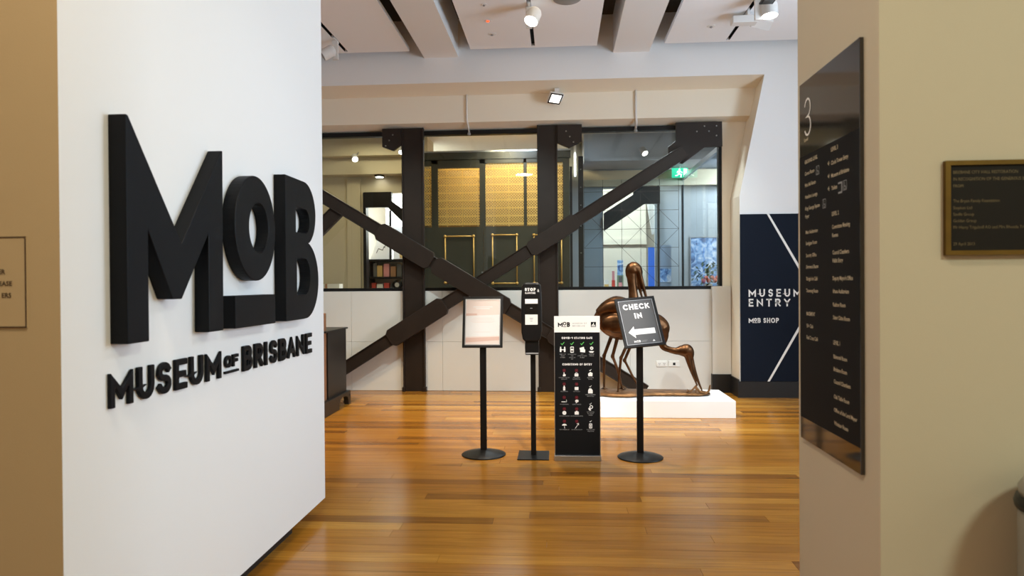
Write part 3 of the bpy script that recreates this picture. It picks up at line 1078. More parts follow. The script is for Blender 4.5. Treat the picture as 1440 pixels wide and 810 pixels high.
m = MB()
m.poly(TF, [(.124, 1.140), (.152, 1.140), (.152, 1.145), (.142, 1.145), (.142, 1.162), (.136, 1.162), (.136, 1.150), (.130, 1.150), (.130, 1.145), (.124, 1.145)], c+.0004)
for k in range(3):
    m.poly(TF, [(.122+.012*k, 1.130), (.131+.012*k, 1.130), (.131+.012*k, 1.136), (.122+.012*k, 1.136)], c+.0004)
fine(m.build('council_emblem', 'header_white', tt))

GR, RD, WH = MB(), MB(), MB()
GY = MB()
small_c = .0008
stroke_text(WH, TF, 'COVID-19 STAYING SAFE', 0, 1.026, .0175, .0042, .0030, small_c, None, .82, 'c')
stroke_text(WH, TF, 'CONDITIONS OF ENTRY', 0, .803, .0175, .0042, .0032, small_c, None, .82, 'c')


def tick(mb, x_, z_, s_=1.0):
    for q in strip([(x_-.012*s_, z_), (x_-.004*s_, z_-.008*s_), (x_+.013*s_, z_+.012*s_)], .005*s_, 0, 9):
        mb.poly(TF, q, small_c)


def cross(x_, z_):
    for a_ in (1, -1):
        for q in strip([(x_-.006, z_-.006*a_), (x_+.006, z_+.006*a_)], .0035, 0, 9):
            RD.poly(TF, q, small_c)
    RD.ring(TF, ell(x_, z_, .013, .013, 16), ell(x_, z_, .011, .011, 16), small_c)


def caption(x_, z_, *lines):
    for k, ln in enumerate(lines):
        small_text(GY, TF, ln, x_, z_-.0135*k, .0115, small_c, 'c', .0)


def W(pts, d=0):
    WH.poly(TF, pts, small_c+d)


# staying safe row: distance, scan, pay by card, wash hands
cx4 = (-.121, -.042, .043, .121)
for q in cx4:
    tick(GR, q, .986)
x_ = cx4[0]
for s_ in (-1, 1):
    W(rrect(min(x_+s_*.010, x_+s_*.024), max(x_+s_*.010, x_+s_*.024), .916, .948, .004))
    W(ell(x_+s_*.017, .955, .006, .006, 10))
W([(x_-.010, .932), (x_+.010, .932), (x_+.010, .938), (x_-.010, .938)])
x_ = cx4[1]
WH.ring(TF, rrect(x_-.015, x_+.015, .910, .962, .006), rrect(x_-.011, x_+.011, .918, .954, .003), small_c)
W(rrect(x_-.011, x_+.011, .928, .944, .003))
x_ = cx4[2]
W([(x_-.022, .950), (x_+.014, .960), (x_+.020, .938), (x_-.016, .928)])
W([(x_-.018, .916), (x_+.024, .912), (x_+.026, .936), (x_-.014, .940)], .0001)
x_ = cx4[3]
WH.ring(TF, ell(x_+.002, .948, .014, .014, 18), ell(x_+.002, .948, .005, .005, 18), small_c)
W([(x_-.024, .922), (x_-.006, .924), (x_+.022, .922), (x_+.012, .910), (x_-.012, .910)])
caption(cx4[0], .893, 'KEEP 1.5M', 'FROM', 'OTHERS')
caption(cx4[1], .893, 'DOWNLOAD', 'THE', 'CHECK IN', 'APP')
caption(cx4[2], .893, 'PAY', 'CONTACTLESS', 'IF ABLE')
caption(cx4[3], .893, 'SANITISE', 'HANDS')
# conditions: crosses in two columns, ticks in the third
rows = (.760, .645, .532, .435, .330)
ca, cb, cc = -.110, -.006, .110
for z in rows:
    cross(ca, z)
    cross(cb, z)
z = rows[0]
W([(ca-.012, z-.043), (ca-.004, z-.030), (ca-.004, z-.016), (ca+.002, z-.016), (ca+.003, z-.030), (ca+.014, z-.034), (ca+.012, z-.048), (ca-.006, z-.050)])      # hand
W(rrect(cb-.016, cb+.016, z-.050, z-.026, .004))
WH.ring(TF, ell(cb, z-.026, .010, .010, 12), ell(cb, z-.026, .007, .007, 12), small_c)                                                                                 # bag
caption(ca, z-.064, 'DO NOT TOUCH', 'DISPLAYS')
caption(cb, z-.064, 'NO LARGE', 'BACKPACKS')
z = rows[1]
W(rrect(ca-.009, ca+.009, z-.054, z-.022, .003))
W(rrect(ca-.004, ca+.004, z-.022, z-.012, .001))
W(rrect(cb-.016, cb+.016, z-.050, z-.024, .004))
caption(ca, z-.066, 'NO DRINKS')
caption(cb, z-.066, 'NO FOOD')
z = rows[2]
W([(ca-.024, z-.040), (ca+.012, z-.040), (ca+.012, z-.034), (ca-.024, z-.034)])
for q in strip([(ca+.018, z-.040), (ca+.020, z-.028), (ca+.017, z-.020)], .003, 0, 9):
    W(q)
W(ell(cb+.002, z-.030, .015, .012, 16))
W([(cb-.008, z-.036), (cb+.008, z-.036), (cb-.004, z-.050)])
caption(ca, z-.062, 'NO SMOKING')
caption(cb, z-.062, 'QUIET VOICES')
z = rows[3]
W(ell(ca, z-.034, .017, .017, 20))
W(rrect(cb-.017, cb+.017, z-.048, z-.022, .003))
W(rrect(cb-.007, cb+.007, z-.022, z-.016, .001))
caption(ca, z-.064, 'NO BALL GAMES')
caption(cb, z-.064, 'NO FLASH PHOTOS')
z = rows[4]
W(ell(ca, z-.036, .020, .015, 14, 0, PI, False))
for q in strip([(ca, z-.036), (ca, z-.056), (ca+.005, z-.058)], .003, 0, 9):
    W(q)
for q in strip([(cb-.012, z-.058), (cb+.010, z-.026), (cb+.014, z-.018)], .004, 0, 9)+strip([(cb+.002, z-.020), (cb+.014, z-.016), (cb+.016, z-.030)], .004, 0, 9):
    W(q)
caption(ca, z-.074, 'NO UMBRELLAS')
caption(cb, z-.074, 'NO SELFIE STICKS')
trow = (.762, .625, .478, .330)
for z in trow:
    tick(WH, cc, z, .62)
z = trow[0]
W([(cc-.019, z-.030), (cc, z-.014), (cc+.019, z-.024), (cc+.017, z-.050), (cc-.016, z-.050)])
caption(cc, z-.066, 'WELCOME', 'TO ALL')
z = trow[1]
W([(cc-.019, z-.034), (cc-.010, z-.016), (cc+.006, z-.016), (cc+.019, z-.032), (cc+.019, z-.058), (cc-.019, z-.058)])
caption(cc, z-.073, 'KEEP CHILDREN', 'WITH YOU')
z = trow[2]
WH.ring(TF, ell(cc+.006, z-.026, .015, .015, 16), ell(cc+.006, z-.026, .009, .009, 16), small_c)
W([(cc-.018, z-.034), (cc-.008, z-.034), (cc+.006, z-.052), (cc-.004, z-.058), (cc-.016, z-.048)])
caption(cc, z-.073, 'SET PHONES', 'TO SILENT', 'MODE')
z = trow[3]
WH.ring(TF, rrect(cc-.013, cc+.013, z-.058, z-.018, .004), rrect(cc-.009, cc+.009, z-.050, z-.026, .002), small_c)
W(ell(cc, z-.038, .006, .008, 10))
caption(cc, z-.073, 'PHOTOS ARE', 'WELCOME')
fine(WH.build('white_print', 'print_white', tt))
fine(GY.build('caption_print', 'print_grey', tt))
fine(GR.build('green_tick_print', 'print_green', tt))
fine(RD.build('red_cross_print', 'print_red', tt))

# ------------------------------------------------------------------ plinth and bronze birds
tag(MB().box(.06, 1.935, 7.62, 8.43, 0, .19).build('plinth', 'plinth_white', bevel=.004, base=(1.0, 8.0, 0)), 'low white box plinth under the bronze birds', 'plinth')

YS = 8.0


def sp(px, py, dy=0):
    """point on the sculpture from its measured silhouette: 8.4 mm a unit, x from 785, z from eye level"""
    return ((px-785)*.00835*(1+dy/8), YS+dy, 1.5-(py-398+(px-785)*.007)*.00833*(1+dy/8))


def foot(mb, px, py, dy, toes=.05):
    x0, y0, z0 = sp(px, py, dy)
    for a in (-.3, .5, 1.2, 3.4):
        mb.tube([(x0, y0, z0+.012), (x0+toes*.6*math.cos(a), y0-toes*.6*math.sin(a), z0+.010), (x0+toes*math.cos(a), y0-toes*math.sin(a), z0+.002)], [.010, .008, .005], 8)


def leg(mb, pts, dy, r0=.020):
    P = [sp(a, b, dy) for a, b in pts]
    n = len(P)
    rr = [r0*(1-.45*i/(n-1)) for i in range(n)]
    mb.tube(P, rr, 10)
    mb.ball(P[1], r0*1.05, 10, 6, (1, 1, 1.3))


sc = thing('bronze_sculpture', 'brown bronze sculpture of two long-billed wading birds on the white plinth', 'sculpture', (1.0, 8.0, .19))
# standing bird: neck up, head hooked over, bill pointing down
m = MB()
d1 = .06
m.tube(*flow([sp(*p, d1) for p in ((836, 441), (844, 445), (856, 449), (872, 451), (888, 450), (898, 446), (905, 440))], [.03, .11, .185, .225, .20, .14, .05]), 20, flat=.62)
m.tube(*flow([sp(*p, d1) for p in ((838, 438), (850, 431), (866, 426), (882, 428))], [.02, .06, .085, .06]), 14, flat=1.3)
m.tube(*flow([sp(*p, d1) for p in ((893, 443), (890, 425), (888.5, 408), (887, 396), (886.5, 386))], [.11, .068, .052, .052, .062]), 16, flat=.8)
m.tube(*flow([sp(*p, d1) for p in ((884, 390), (886.5, 381), (890, 376.5), (895, 379), (898, 386))], [.045, .073, .072, .055, .04]), 16, flat=.8)
m.tube(*flow([sp(*p, d1-.01) for p in ((896, 380), (901, 397), (907, 419), (909, 428))], [.040, .026, .016, .009]), 10)
m.tube(*flow([sp(*p, d1+.01) for p in ((893, 384), (896, 399), (901, 418), (903, 426))], [.034, .022, .013, .008]), 10)
m.tube(*flow([sp(*p, d1-.10) for p in ((839, 441), (850, 434), (865, 431), (882, 434), (892, 440))], [.02, .055, .075, .06, .02]), 16, flat=.5)
m.tube(*flow([sp(*p, d1-.12) for p in ((846, 462), (856, 456), (872, 455), (886, 456))], [.03, .10, .10, .04]), 16, flat=.4)
leg(m, [(859.5, 470), (848.2, 500), (848, 522), (848, 546)], d1+.04, .024)
leg(m, [(868, 470), (860, 500.5), (867, 519), (873, 546)], d1-.05, .024)
foot(m, 848, 547, d1+.04)
foot(m, 873, 547, d1-.05)
fuse(m, 'standing_bird', 'bronze', sc)
# stooping bird: body behind the sign, neck curving down to a big head, open bill to the ground
m = MB()
d2 = -.08
m.tube(*flow([sp(*p, d2) for p in ((880, 474), (888, 470), (900, 462), (914, 458), (926, 462), (932, 470))], [.03, .10, .15, .16, .125, .06]), 18, flat=.65)
m.tube(*flow([sp(*p, d2) for p in ((926, 462), (930, 472), (928.5, 481), (930.5, 487), (938, 490.5), (947, 492.5), (955, 491.5))], [.10, .062, .046, .040, .036, .042, .060]), 16, flat=.85)
m.tube(*flow([sp(*p, d2) for p in ((948, 492.5), (956, 492), (961.5, 492), (965, 496), (966, 503))], [.04, .066, .078, .062, .04]), 16, flat=.8)
m.tube(*flow([sp(*p, d2-.012) for p in ((962, 497), (968, 519), (976, 541))], [.038, .022, .009]), 10)
m.tube(*flow([sp(*p, d2+.012) for p in ((966, 497), (973, 523), (983.5, 550))], [.036, .022, .009]), 10)
leg(m, [(882, 480), (871.5, 503), (869, 527), (867, 551.5)], d2-.03, .022)
leg(m, [(889, 476), (876.5, 506), (886, 525), (896.5, 545)], d2+.08, .022)
foot(m, 867, 552, d2-.03)
foot(m, 896.5, 546, d2+.08)
fuse(m, 'stooping_bird', 'bronze', sc)
# ground slab of the casting with roots and a small crayfish under the bill
m = MB()
m.tube(*flow([(.38, 8.05, .205), (.55, 8.02, .212), (.75, 8.0, .213), (1.0, 8.05, .212), (1.35, 8.05, .212), (1.6, 8.03, .21), (1.74, 8.02, .20)], [.10, .18, .22, .17, .155, .14, .05]), 20, flat=1)
for i in range(len(m.v)):
    q = m.v[i]
    m.v[i] = (q[0], q[1], min(max(q[2], .199), .199+(q[2]-.190)*.16+.016))
for k in range(9):
    a = random.uniform(.42, .95)
    b = random.uniform(7.86, 8.14)
    m.tube([(a-.09, b-.02, .205), (a, b, .232+random.random()*.012), (a+.09, b+.03, .208)], [.012, .014, .010], 8)
slab = fuse(m, 'ground_slab', 'bronze_dark', sc, .008, 2)
for vv in slab.data.vertices:          # flat underside, resting on the plinth
    vv.co.z = max(vv.co.z, .191-.19)
m = MB()
q0 = sp(977, 543, d2)
m.tube([sp(961, 549, d2), sp(967, 548.5, d2), sp(975, 540, d2)], [.010, .010, .012], 8)
m.tube([sp(973, 541, d2), sp(980, 549, d2), sp(988, 551, d2), sp(992, 547, d2), sp(993.5, 539, d2)], [.010, .014, .016, .014, .010], 8)
m.tube([sp(965, 549, d2-.02), sp(962, 545, d2-.02)], [.008, .005], 8)
m.tube([sp(974, 542, d2), sp(974, 552, d2)], [.007, .007], 8)
fuse(m, 'crayfish', 'bronze_dark', sc, .006, 2)

# ------------------------------------------------------------------ sockets
for k, x0 in enumerate((1.335, 1.50)):
    s_ = thing('power_outlet', 'white wall outlet plate, %s of the pair behind the sculpture' % ('left one' if k == 0 else 'right one with a dark centre'), 'outlet', (x0+.072, 9.455, .385))
    OF = Frame((0, 9.455, 0), (1, 0, 0), (0, 0, 1), (0, -1, 0))
    MB().fbox(OF, x0, x0+.145, .345, .425, 0, .010).build('plate', 'socket_white', s_, bevel=.003)
    if k == 0:
        for dx in (.04, .105):
            MB().fbox(OF, x0+dx-.022, x0+dx+.022, .36, .405, .010, .013).build('outlet_face', 'fixture_white', s_, bevel=.001)
            m = MB()
            for e in (-.008, .008):
                m.fbox(OF, x0+dx+e-.002, x0+dx+e+.002, .382, .394, .0131, .0136)
            m.fbox(OF, x0+dx-.002, x0+dx+.002, .366, .376, .0131, .0136)
            fine(m.build('pin_slot', 'black_matte', s_))
    else:
        MB().fbox(OF, x0+.058, x0+.090, .367, .400, .010, .014).build('data_socket', 'black_matte', s_)

# ------------------------------------------------------------------ museum entry graphic on the column
EF = Frame((0, 8.985, 0), (1, 0, 0), (0, 0, 1), (0, -1, 0))
en = thing('museum_entry_sign', 'tall navy MUSEUM ENTRY panel on the white column', 'sign', (2.9, 8.985, .21))
MB().fbox(EF, 2.345, 3.55, .213, 2.368, -.013, .004).build('panel', 'navy_panel', en)
m = MB()
letters(EF, 'MUSEUM', en, 'print_white', 2.447, 1.303, .100, .0185, .042, .0048, .92)
letters(EF, 'ENTRY', en, 'print_white', 2.447, 1.178, .100, .0185, .042, .0048, .94)
x_ = 2.447
stroke_text(m, EF, 'M', 2.447, .967, .064, .0125, 0, .0048, None, .95)
stroke_text(m, EF, 'O', 2.514, .983, .048, .011, 0, .0048, None, .75)
m.poly(EF, [(2.514, .967), (2.552, .967), (2.552, .975), (2.514, .975)], .0048)
stroke_text(m, EF, 'B', 2.558, .967, .064, .0125, 0, .0048, None, .85)
stroke_text(m, EF, 'SHOP', 2.632, .967, .064, .0125, .010, .0048, None, .82)
fine(m.build('lettering', 'print_white', en))
m = MB()
for q in strip([(2.703, 2.368), (3.30, 1.2905), (2.703, .213)], .034, .213, 2.368):
    m.poly(EF, q, .0046)
m.build('chevron_line', 'print_white', en)

# ------------------------------------------------------------------ cabinet and counter at the left
cb_ = thing('black_cabinet', 'black cabinet with wood panelled end beyond the white wall', 'cabinet', (-2.95, 8.0, 0))
MB().box(-3.25, -2.66, 7.72, 8.40, .16, .945).build('body', 'cabinet_black', cb_, bevel=.004)
MB().box(-3.28, -2.64, 7.60, 8.42, .945, .965).build('top', 'cabinet_black', cb_, bevel=.004)
KF = Frame((-2.655, 0, 0), (0, 1, 0), (0, 0, 1), (1, 0, 0))
MB().poly(KF, [(7.45, 0), (8.0, 0), (8.0, .05), (8.03, .10), (8.10, .125), (8.24, .125), (8.32, .10), (8.35, .055), (8.36, 0), (8.44, 0), (8.45, .05), (8.44, .17), (7.45, .17)], -.02, .035).build('skirt', 'cabinet_black', cb_, bevel=.004)
MB().box(-3.25, -2.67, 7.45, 7.70, .15, 1.17).build('wood_panel', 'counter_wood', cb_, bevel=.003)
MB().lathe((-2.66, 8.40, 0), [(.025, 0), (.04, .02), (.035, .06), (.05, .13)], 12).build('foot', 'cabinet_black', cb_, smooth=True)

# ------------------------------------------------------------------ ceiling fittings
def track_spot(label, x0, y0, lens, aim, lit, r=.07, L=.14, side=-1):
    t = thing('track_spotlight', label, 'spotlight', (x0, y0, 4.575), 'track spotlights on the foyer ceiling')
    MB().box(x0-.016, x0+.016, y0-.10, y0+.10, 4.535, 4.575).build('track_adapter', 'fixture_white', t, bevel=.002)
    d = Vector(aim).normalized()
    lens = Vector(lens)
    back = lens-d*L
    MB().box(x0-.035, x0+.035, y0-.02, y0+.02, 4.30, 4.535).build('arm', 'fixture_white', t, bevel=.003)
    mid = lens-d*L*.6
    MB().tube([(x0, y0, min(max(mid.z, 4.32), 4.5)), tuple(mid)], .016, 8).build('pivot', 'fixture_white', t)
    MB().lathe(back, [(r*.55, -.03), (r*.85, -.015), (r, .01), (r, L), (r*.94, L), (r*.92, L-.008)], 32, tuple(d)).build('head', 'fixture_white', t)
    MB().lathe(lens-d*.007, [(r*.92, 0), (r*.92, .003)], 32, tuple(d)).build('lens', 'lamp_lens' if lit else 'grey_plastic', t)
    return t


track_spot('white track spotlight, unlit, beside the white wall at upper left', -2.75, 8.36, (-2.86, 8.20, 4.30), (-.72, -.25, -.5), False)
track_spot('lit white track spotlight on the middle ceiling panel', -.30, 7.52, (-.275, 7.40, 4.33), (-.30, -.42, -.85), True, .078, .14)
track_spot('lit white track spotlight on the right ceiling panel', 2.155, 7.50, (2.27, 7.47, 4.33), (.02, -.1, -1), True, .086, .13)
pj = thing('ceiling_projector', 'white angular fitting on the right track under the lit spotlight', 'projector', (2.155, 7.92, 4.575))
MB().box(2.14, 2.17, 7.84, 8.02, 4.50, 4.575).build('track_adapter', 'fixture_white', pj, bevel=.002)
MB().box(1.985, 2.26, 7.86, 7.99, 4.42, 4.50).build('body', 'fixture_white', pj, bevel=.006)
HF = Frame((2.24, 7.98, 4.44), Vector((.85, .5, -.12)).normalized(), Vector((.5, -.8, .35)).normalized())
MB().poly(HF, [(0, -.05), (.26, -.02), (.20, .12), (.02, .10)], -.05, 0).build('flap', 'fixture_white', pj, bevel=.004)
dr = thing('framed_floodlight', 'white floodlight with black framed glass at the top edge, right track', 'light', (2.155, 7.24, 4.575))
MB().box(2.13, 2.25, 7.13, 7.33, 4.42, 4.54).build('housing', 'fixture_white', dr, bevel=.004)
MB().box(2.12, 2.26, 7.12, 7.34, 4.405, 4.42).build('bezel', 'black_satin', dr)
MB().box(2.14, 2.24, 7.14, 7.32, 4.400, 4.405).build('glass', 'black_gloss', dr)
MB().box(2.14, 2.17, 7.16, 7.30, 4.54, 4.575).build('track_adapter', 'fixture_white', dr)

sd = thing('ceiling_speaker', 'round grey ceiling speaker on the middle panel at the top edge', 'speaker', (.115, 7.36, 4.55))
MB().lathe((.115, 7.36, 4.55), [(.15, 0), (.15, -.012), (.13, -.022), (.02, -.024)], 32).build('cover', 'grey_plastic', sd, smooth=True)
il = thing('indicator_light', 'small red indicator light on the middle ceiling panel', 'light', (-.795, 7.91, 4.55))
MB().lathe((-.795, 7.91, 4.55), [(.04, 0), (.04, -.004), (.022, -.006)], 20).build('bezel', 'fixture_white', il)
MB().lathe((-.795, 7.91, 4.544), [(.018, 0), (.018, -.004), (.01, -.010)], 16).build('lens', 'red_led', il)
for lb, xx, yy, r in (('flush chrome sprinkler above the red indicator light', -.79, 7.45, .035), ('flush white sprinkler cover beyond the red indicator light', -.787, 8.34, .05), ('flush white sprinkler cover on the right ceiling panel', 1.84, 8.31, .05)):
    s_ = thing('ceiling_sprinkler', lb, 'sprinkler', (xx, yy, 4.55), 'sprinklers in the ceiling panels')
    MB().lathe((xx, yy, 4.55), [(r, 0), (r, -.004), (r*.8, -.007)], 24).build('plate', 'fixture_white', s_)
    MB().lathe((xx, yy, 4.543), [(r*.35, 0), (r*.35, -.008), (r*.2, -.014)], 12).build('nozzle', 'grey_plastic', s_)

# square floodlight under the cross beam
fd = thing('square_floodlight', 'small square lit floodlight under the white cross beam', 'light', (-.02, 9.2, 4.1))
u = Vector((.155, .10, 0)).normalized()
v = Vector((.055, -.085, .105))
v = (v-v.dot(u)*u).normalized()
FF = Frame((-.022, 9.17, 3.965), u, v)
MB().fbox(FF, -.095, .095, -.075, .075, -.045, 0).build('body', 'fixture_white', fd, bevel=.004)
MB().fbox(FF, .0, .15, -.05, .05, -.11, -.045).build('driver', 'fixture_white', fd, bevel=.004)
MB().ring(FF, [(-.095, -.075), (.095, -.075), (.095, .075), (-.095, .075)], [(-.078, -.058), (.078, -.058), (.078, .058), (-.078, .058)], 0, .006).build('bezel', 'black_satin', fd)
MB().fbox(FF, -.078, .078, -.058, .058, 0, .002).build('lens', 'lamp_lens_soft', fd)
MB().box(-.03, .03, 9.19, 9.25, 3.99, 4.11).build('bracket', 'fixture_white', fd)

# ------------------------------------------------------------------ the room behind the window
struct(MB().box(-4.75, 4.75, 9.6, 15.0, 4.12, 4.25).build('ceiling_inner', 'inner_ceiling'))
struct(MB().box(-4.75, -4.6, 9.6, 15.0, 0, 4.12).build('wall_inner_left', 'inner_beige'))
struct(MB().box(4.6, 4.75, 9.6, 15.0, 0, 4.12).build('wall_inner_right', 'inner_white'))
struct(MB().box(-4.75, 4.75, 15.0, 15.1, 0, 4.12).build('wall_inner_rear', 'inner_white'))
# left wall with the shop opening
wl = struct(MB().box(-4.6, -3.57, 12.5, 12.6, 0, 4.12).box(-3.57, -2.3, 12.5, 12.6, 3.19, 4.12).build('wall_inner_back_left', 'inner_beige'))
MB().box(-4.6, -2.3, 12.20, 12.5, 3.50, 3.80).box(-4.6, -2.3, 12.0, 12.5, 3.80, 4.12).build('downstand', 'inner_beige', wl)
struct(MB().box(-3.9, -3.65, 12.44, 12.5, 0, 3.45).build('trim_inner_pilaster', 'inner_beige'))
MB().box(-3.60, -3.545, 12.45, 12.62, 0, 3.2).build('opening_frame', 'black_satin', wl)
MB().box(-3.545, -2.3, 13.9, 14.0, 0, 4.12).build('shop_wall', 'inner_white', wl)
it = thing('inner_truss', 'dark steel head and diagonal strut seen through the left window bay', 'truss', (-3.0, 12.48, 3.0))
IF = Frame((0, 12.34, 0), (1, 0, 0), (0, 0, 1), (0, -1, 0))
MB().poly(IF, [(-3.55, 3.19), (-3.04, 3.19), (-3.04, 3.02), (-2.6, 2.70), (-2.6, 2.40), (-3.11, 2.905), (-3.27, 2.912), (-3.55, 2.912)], -.1, 0).build('strut', 'black_satin', it)

# display shelving in the shop
sh = thing('display_shelf', 'black framed display shelf in the lit shop behind the left bay', 'shelf', (-3.1, 12.9, 0))
for z0, z1 in ((1.935, 1.975), (1.605, 1.64)):
    MB().box(-3.62, -2.5, 12.8, 13.2, z0, z1).build('shelf_board', 'black_satin', sh)
MB().box(-3.62, -3.58, 12.8, 13.2, 0, 1.975).build('side_post', 'black_satin', sh)
MB().box(-3.20, -3.16, 12.8, 12.83, 1.975, 2.9).build('upright', 'black_satin', sh)
MB().box(-3.62, -2.5, 12.8, 13.2, 1.36, 1.395).build('shelf_board', 'black_satin', sh)
MB().box(-3.62, -2.5, 13.17, 13.2, 1.395, 1.935).build('back_panel', 'poster_white', sh)
goods = [('picture book', 'books'), ('boxed gift', 'box'), ('bottle', 'bottle')]
gi = 0
for k, (xx, w, h, mt, nm_) in enumerate(((-3.50, .07, .26, 'goods_2', 'dark'), (-3.41, .10, .22, 'goods_3', 'ochre'), (-3.28, .11, .25, 'goods_5', 'pink'), (-3.15, .10, .20, 'goods_7', 'brown'), (-3.03, .09, .24, 'goods_2', 'charcoal'), (-2.92, .08, .22, 'goods_4', 'green'), (-2.82, .10, .25, 'goods_1', 'white'))):
    b = MB().box(xx-w/2, xx+w/2, 12.88, 12.98, 1.64, 1.64+h).build('gift_box', mt, bevel=.003, base=(xx, 12.93, 1.64))
    tag(b, 'small %s box on the upper black shop shelf, %s from the left' % (nm_, ('first', 'second', 'third', 'fourth', 'fifth', 'sixth', 'seventh')[k]), 'box', 'goods on the upper shop shelf')
for k, (xx, w, h, mt, nm_) in enumerate(((-3.53, .08, .13, 'goods_0', 'red'), (-3.41, .12, .11, 'goods_1', 'white'), (-3.28, .10, .13, 'goods_0', 'bright red'), (-2.86, .22, .12, 'goods_1', 'wide white'))):
    b = MB().box(xx-w/2, xx+w/2, 12.88, 12.98, 1.395, 1.395+h).build('gift_box', mt, bevel=.003, base=(xx, 12.93, 1.395))
    tag(b, 'small %s box on the lower black shop shelf, %s from the left' % (nm_, ('first', 'second', 'third', 'last')[k]), 'box', 'goods on the lower shop shelf')
rd = thing('ring_ornament', 'round black ring ornament on the lower shop shelf', 'ornament', (-3.08, 12.92, 1.395))
MB().lathe((-3.08, 12.95, 1.485), [(.09, 0), (.09, .05), (.07, .055)], 24, (0, -1, 0)).build('rim', 'black_satin', rd)
MB().lathe((-3.08, 12.894, 1.485), [(.045, 0), (.045, .004)], 24, (0, -1, 0)).build('face', 'goods_1', rd)
p1 = thing('bird_print', 'white art print with dark bird strokes above the shop shelf', 'print', (-3.35, 12.9, 1.975))
GF = Frame((-3.37, 12.88, 0), (1, 0, 0), (.0, .0, 1), (0, -1, 0))
MB().poly(GF, [(-.22, 1.977), (.155, 1.977), (.155, 2.62), (.02, 2.62)], -.01, 0).build('sheet', 'poster_white', p1)
m = MB()
for q in strip([(.0, 2.42), (.03, 2.50), (.05, 2.40), (.13, 2.42)], .018, 0, 9)+strip([(.06, 2.2), (.09, 2.28), (.11, 2.22)], .012, 0, 9)+strip([(-.10, 2.10), (-.06, 2.18), (.02, 2.15), (.05, 2.22)], .012, 0, 9):
    m.poly(GF, q, .001)
fine(m.build('ink_strokes', 'black_matte', p1))
p2 = thing('floral_print', 'small print with yellow centre right of the bird print', 'print', (-2.9, 12.9, 1.975))
MB().box(-3.14, -2.62, 12.88, 12.89, 1.977, 2.6).build('sheet', 'poster_white', p2)
MB().box(-3.02, -2.86, 12.876, 12.88, 2.0, 2.2).build('yellow_panel', 'goods_3', p2)
bx = thing('ledge_box', 'cream carton on the ledge at the left end of the window', 'box', (-4.05, 12.0, 1.40))
MB().box(-4.25, -3.88, 11.9, 12.1, 1.41, 1.51).build('carton', 'inner_white', bx, bevel=.004)
MB().box(-4.14, -4.10, 11.895, 12.105, 1.409, 1.512).build('tape', 'goods_7', bx)
lt = tag(MB().box(-4.59, -3.7, 11.85, 12.15, .0, 1.41).build('ledge_table', 'inner_white', base=(-4.2, 12, 0)), 'cream bench under the carton at the left window end', 'table')

# lift enclosure with gold mesh
lf = thing('lift_cage', 'old lift front with glowing gold mesh panels and brass rails', 'lift', (-1.03, 11.5, 0))
QF = Frame((0, 11.5, 0), (1, 0, 0), (0, 0, 1), (0, -1, 0))
panels = [(-2.30, -2.14, 2.49, 3.50), (-2.03, -1.315, 2.49, 3.46), (-1.22, -.57, 2.48, 3.53), (-.52, .09, 2.48, 3.53)]
xs_ = [-2.36, -2.30, -2.14, -2.03, -1.315, -1.22, -.57, -.52, .09, .20]
m = MB()
for a, b in ((-2.36, -2.30), (-2.14, -2.03), (-1.315, -1.22), (-.57, -.52), (.09, .20)):
    m.fbox(QF, a, b, 2.46, 3.60, -.06, 0)
m.fbox(QF, -2.30, .09, 3.53, 3.60, -.06, 0)
m.fbox(QF, -2.14, -1.22, 3.46, 3.53, -.06, -.001)
m.fbox(QF, -2.30, -2.14, 3.50, 3.53, -.06, -.001)
m.build('mesh_frame', 'lift_dark', lf)
MB().fbox(QF, -2.36, -1.265, 0, 2.46, -.05, 0).build('door_leaf', 'lift_dark', lf)
MB().fbox(QF, -1.258, .20, 0, 2.46, -.05, 0).build('door_leaf', 'lift_dark', lf)
MB().fbox(QF, -2.36, .22, 3.60, 3.72, -.06, .02).build('head_board', 'lift_dark', lf)
MB().fbox(QF, -2.36, .22, 3.72, 3.745, -.06, .03).build('head_trim', 'silver', lf)
for a0, a1, b0, b1 in panels:
    m = MB()
    w, h = a1-a0, b1-b0
    pitch_ = .046
    k = -h
    while k < w:
        for flip in (0, 1):
            # 45 degree strand from (k,0) to (k+h,h), clipped to the panel
            s0, s1 = max(0, -k), min(h, w-k)
            if s1-s0 > .01:
                xa, xb = k+s0, k+s1
                if flip:
                    xa, xb = w-xa, w-xb
                dx = .0075 if not flip else -.0075
                m.add([QF.p(a0+xa-dx, b0+s0, -.02), QF.p(a0+xa+dx, b0+s0, -.02), QF.p(a0+xb+dx, b0+s1, -.02), QF.p(a0+xb-dx, b0+s1, -.02)], [(0, 1, 2, 3)])
        k += pitch_
    o = m.build('gold_mesh', 'gold_lattice', lf)
    o['kind'] = 'stuff'
MB().box(-2.36, .2, 12.2, 12.25, 0, 3.6).build('car_back', 'lift_gold', lf)
MB().box(-2.36, -2.31, 11.56, 12.2, 0, 3.6).build('car_side', 'lift_dark', lf)
MB().box(.14, .19, 11.56, 12.2, 0, 3.6).build('car_side', 'lift_dark', lf)
m = MB()
for k in range(8):
    m.box(-2.3, .13, 11.75, 11.78, 2.52+.135*k, 2.545+.135*k)
for k in range(9):
    m.box(-2.2+.27*k, -2.185+.27*k, 11.80, 11.82, 2.4, 3.55)
fine(m.build('inner_rail', 'gold_lattice', lf))
for a0, a1, b0, b1 in ((-1.905, -1.42, 1.515, 2.30), (-1.10, -.69, 1.50, 2.315), (-.40, .06, 1.50, 2.31)):
    m = MB()
    c4 = [(a0, b0), (a1, b0), (a1, b1), (a0, b1)]
    for i in range(4):
        m.tube([QF.p(*c4[i], .03), QF.p(*c4[(i+1) % 4], .03)], .012, 8)
        m.ball(QF.p(*c4[i], .03), .026, 10, 6)
    m.build('brass_rail', 'brass_bright', lf, smooth=True)
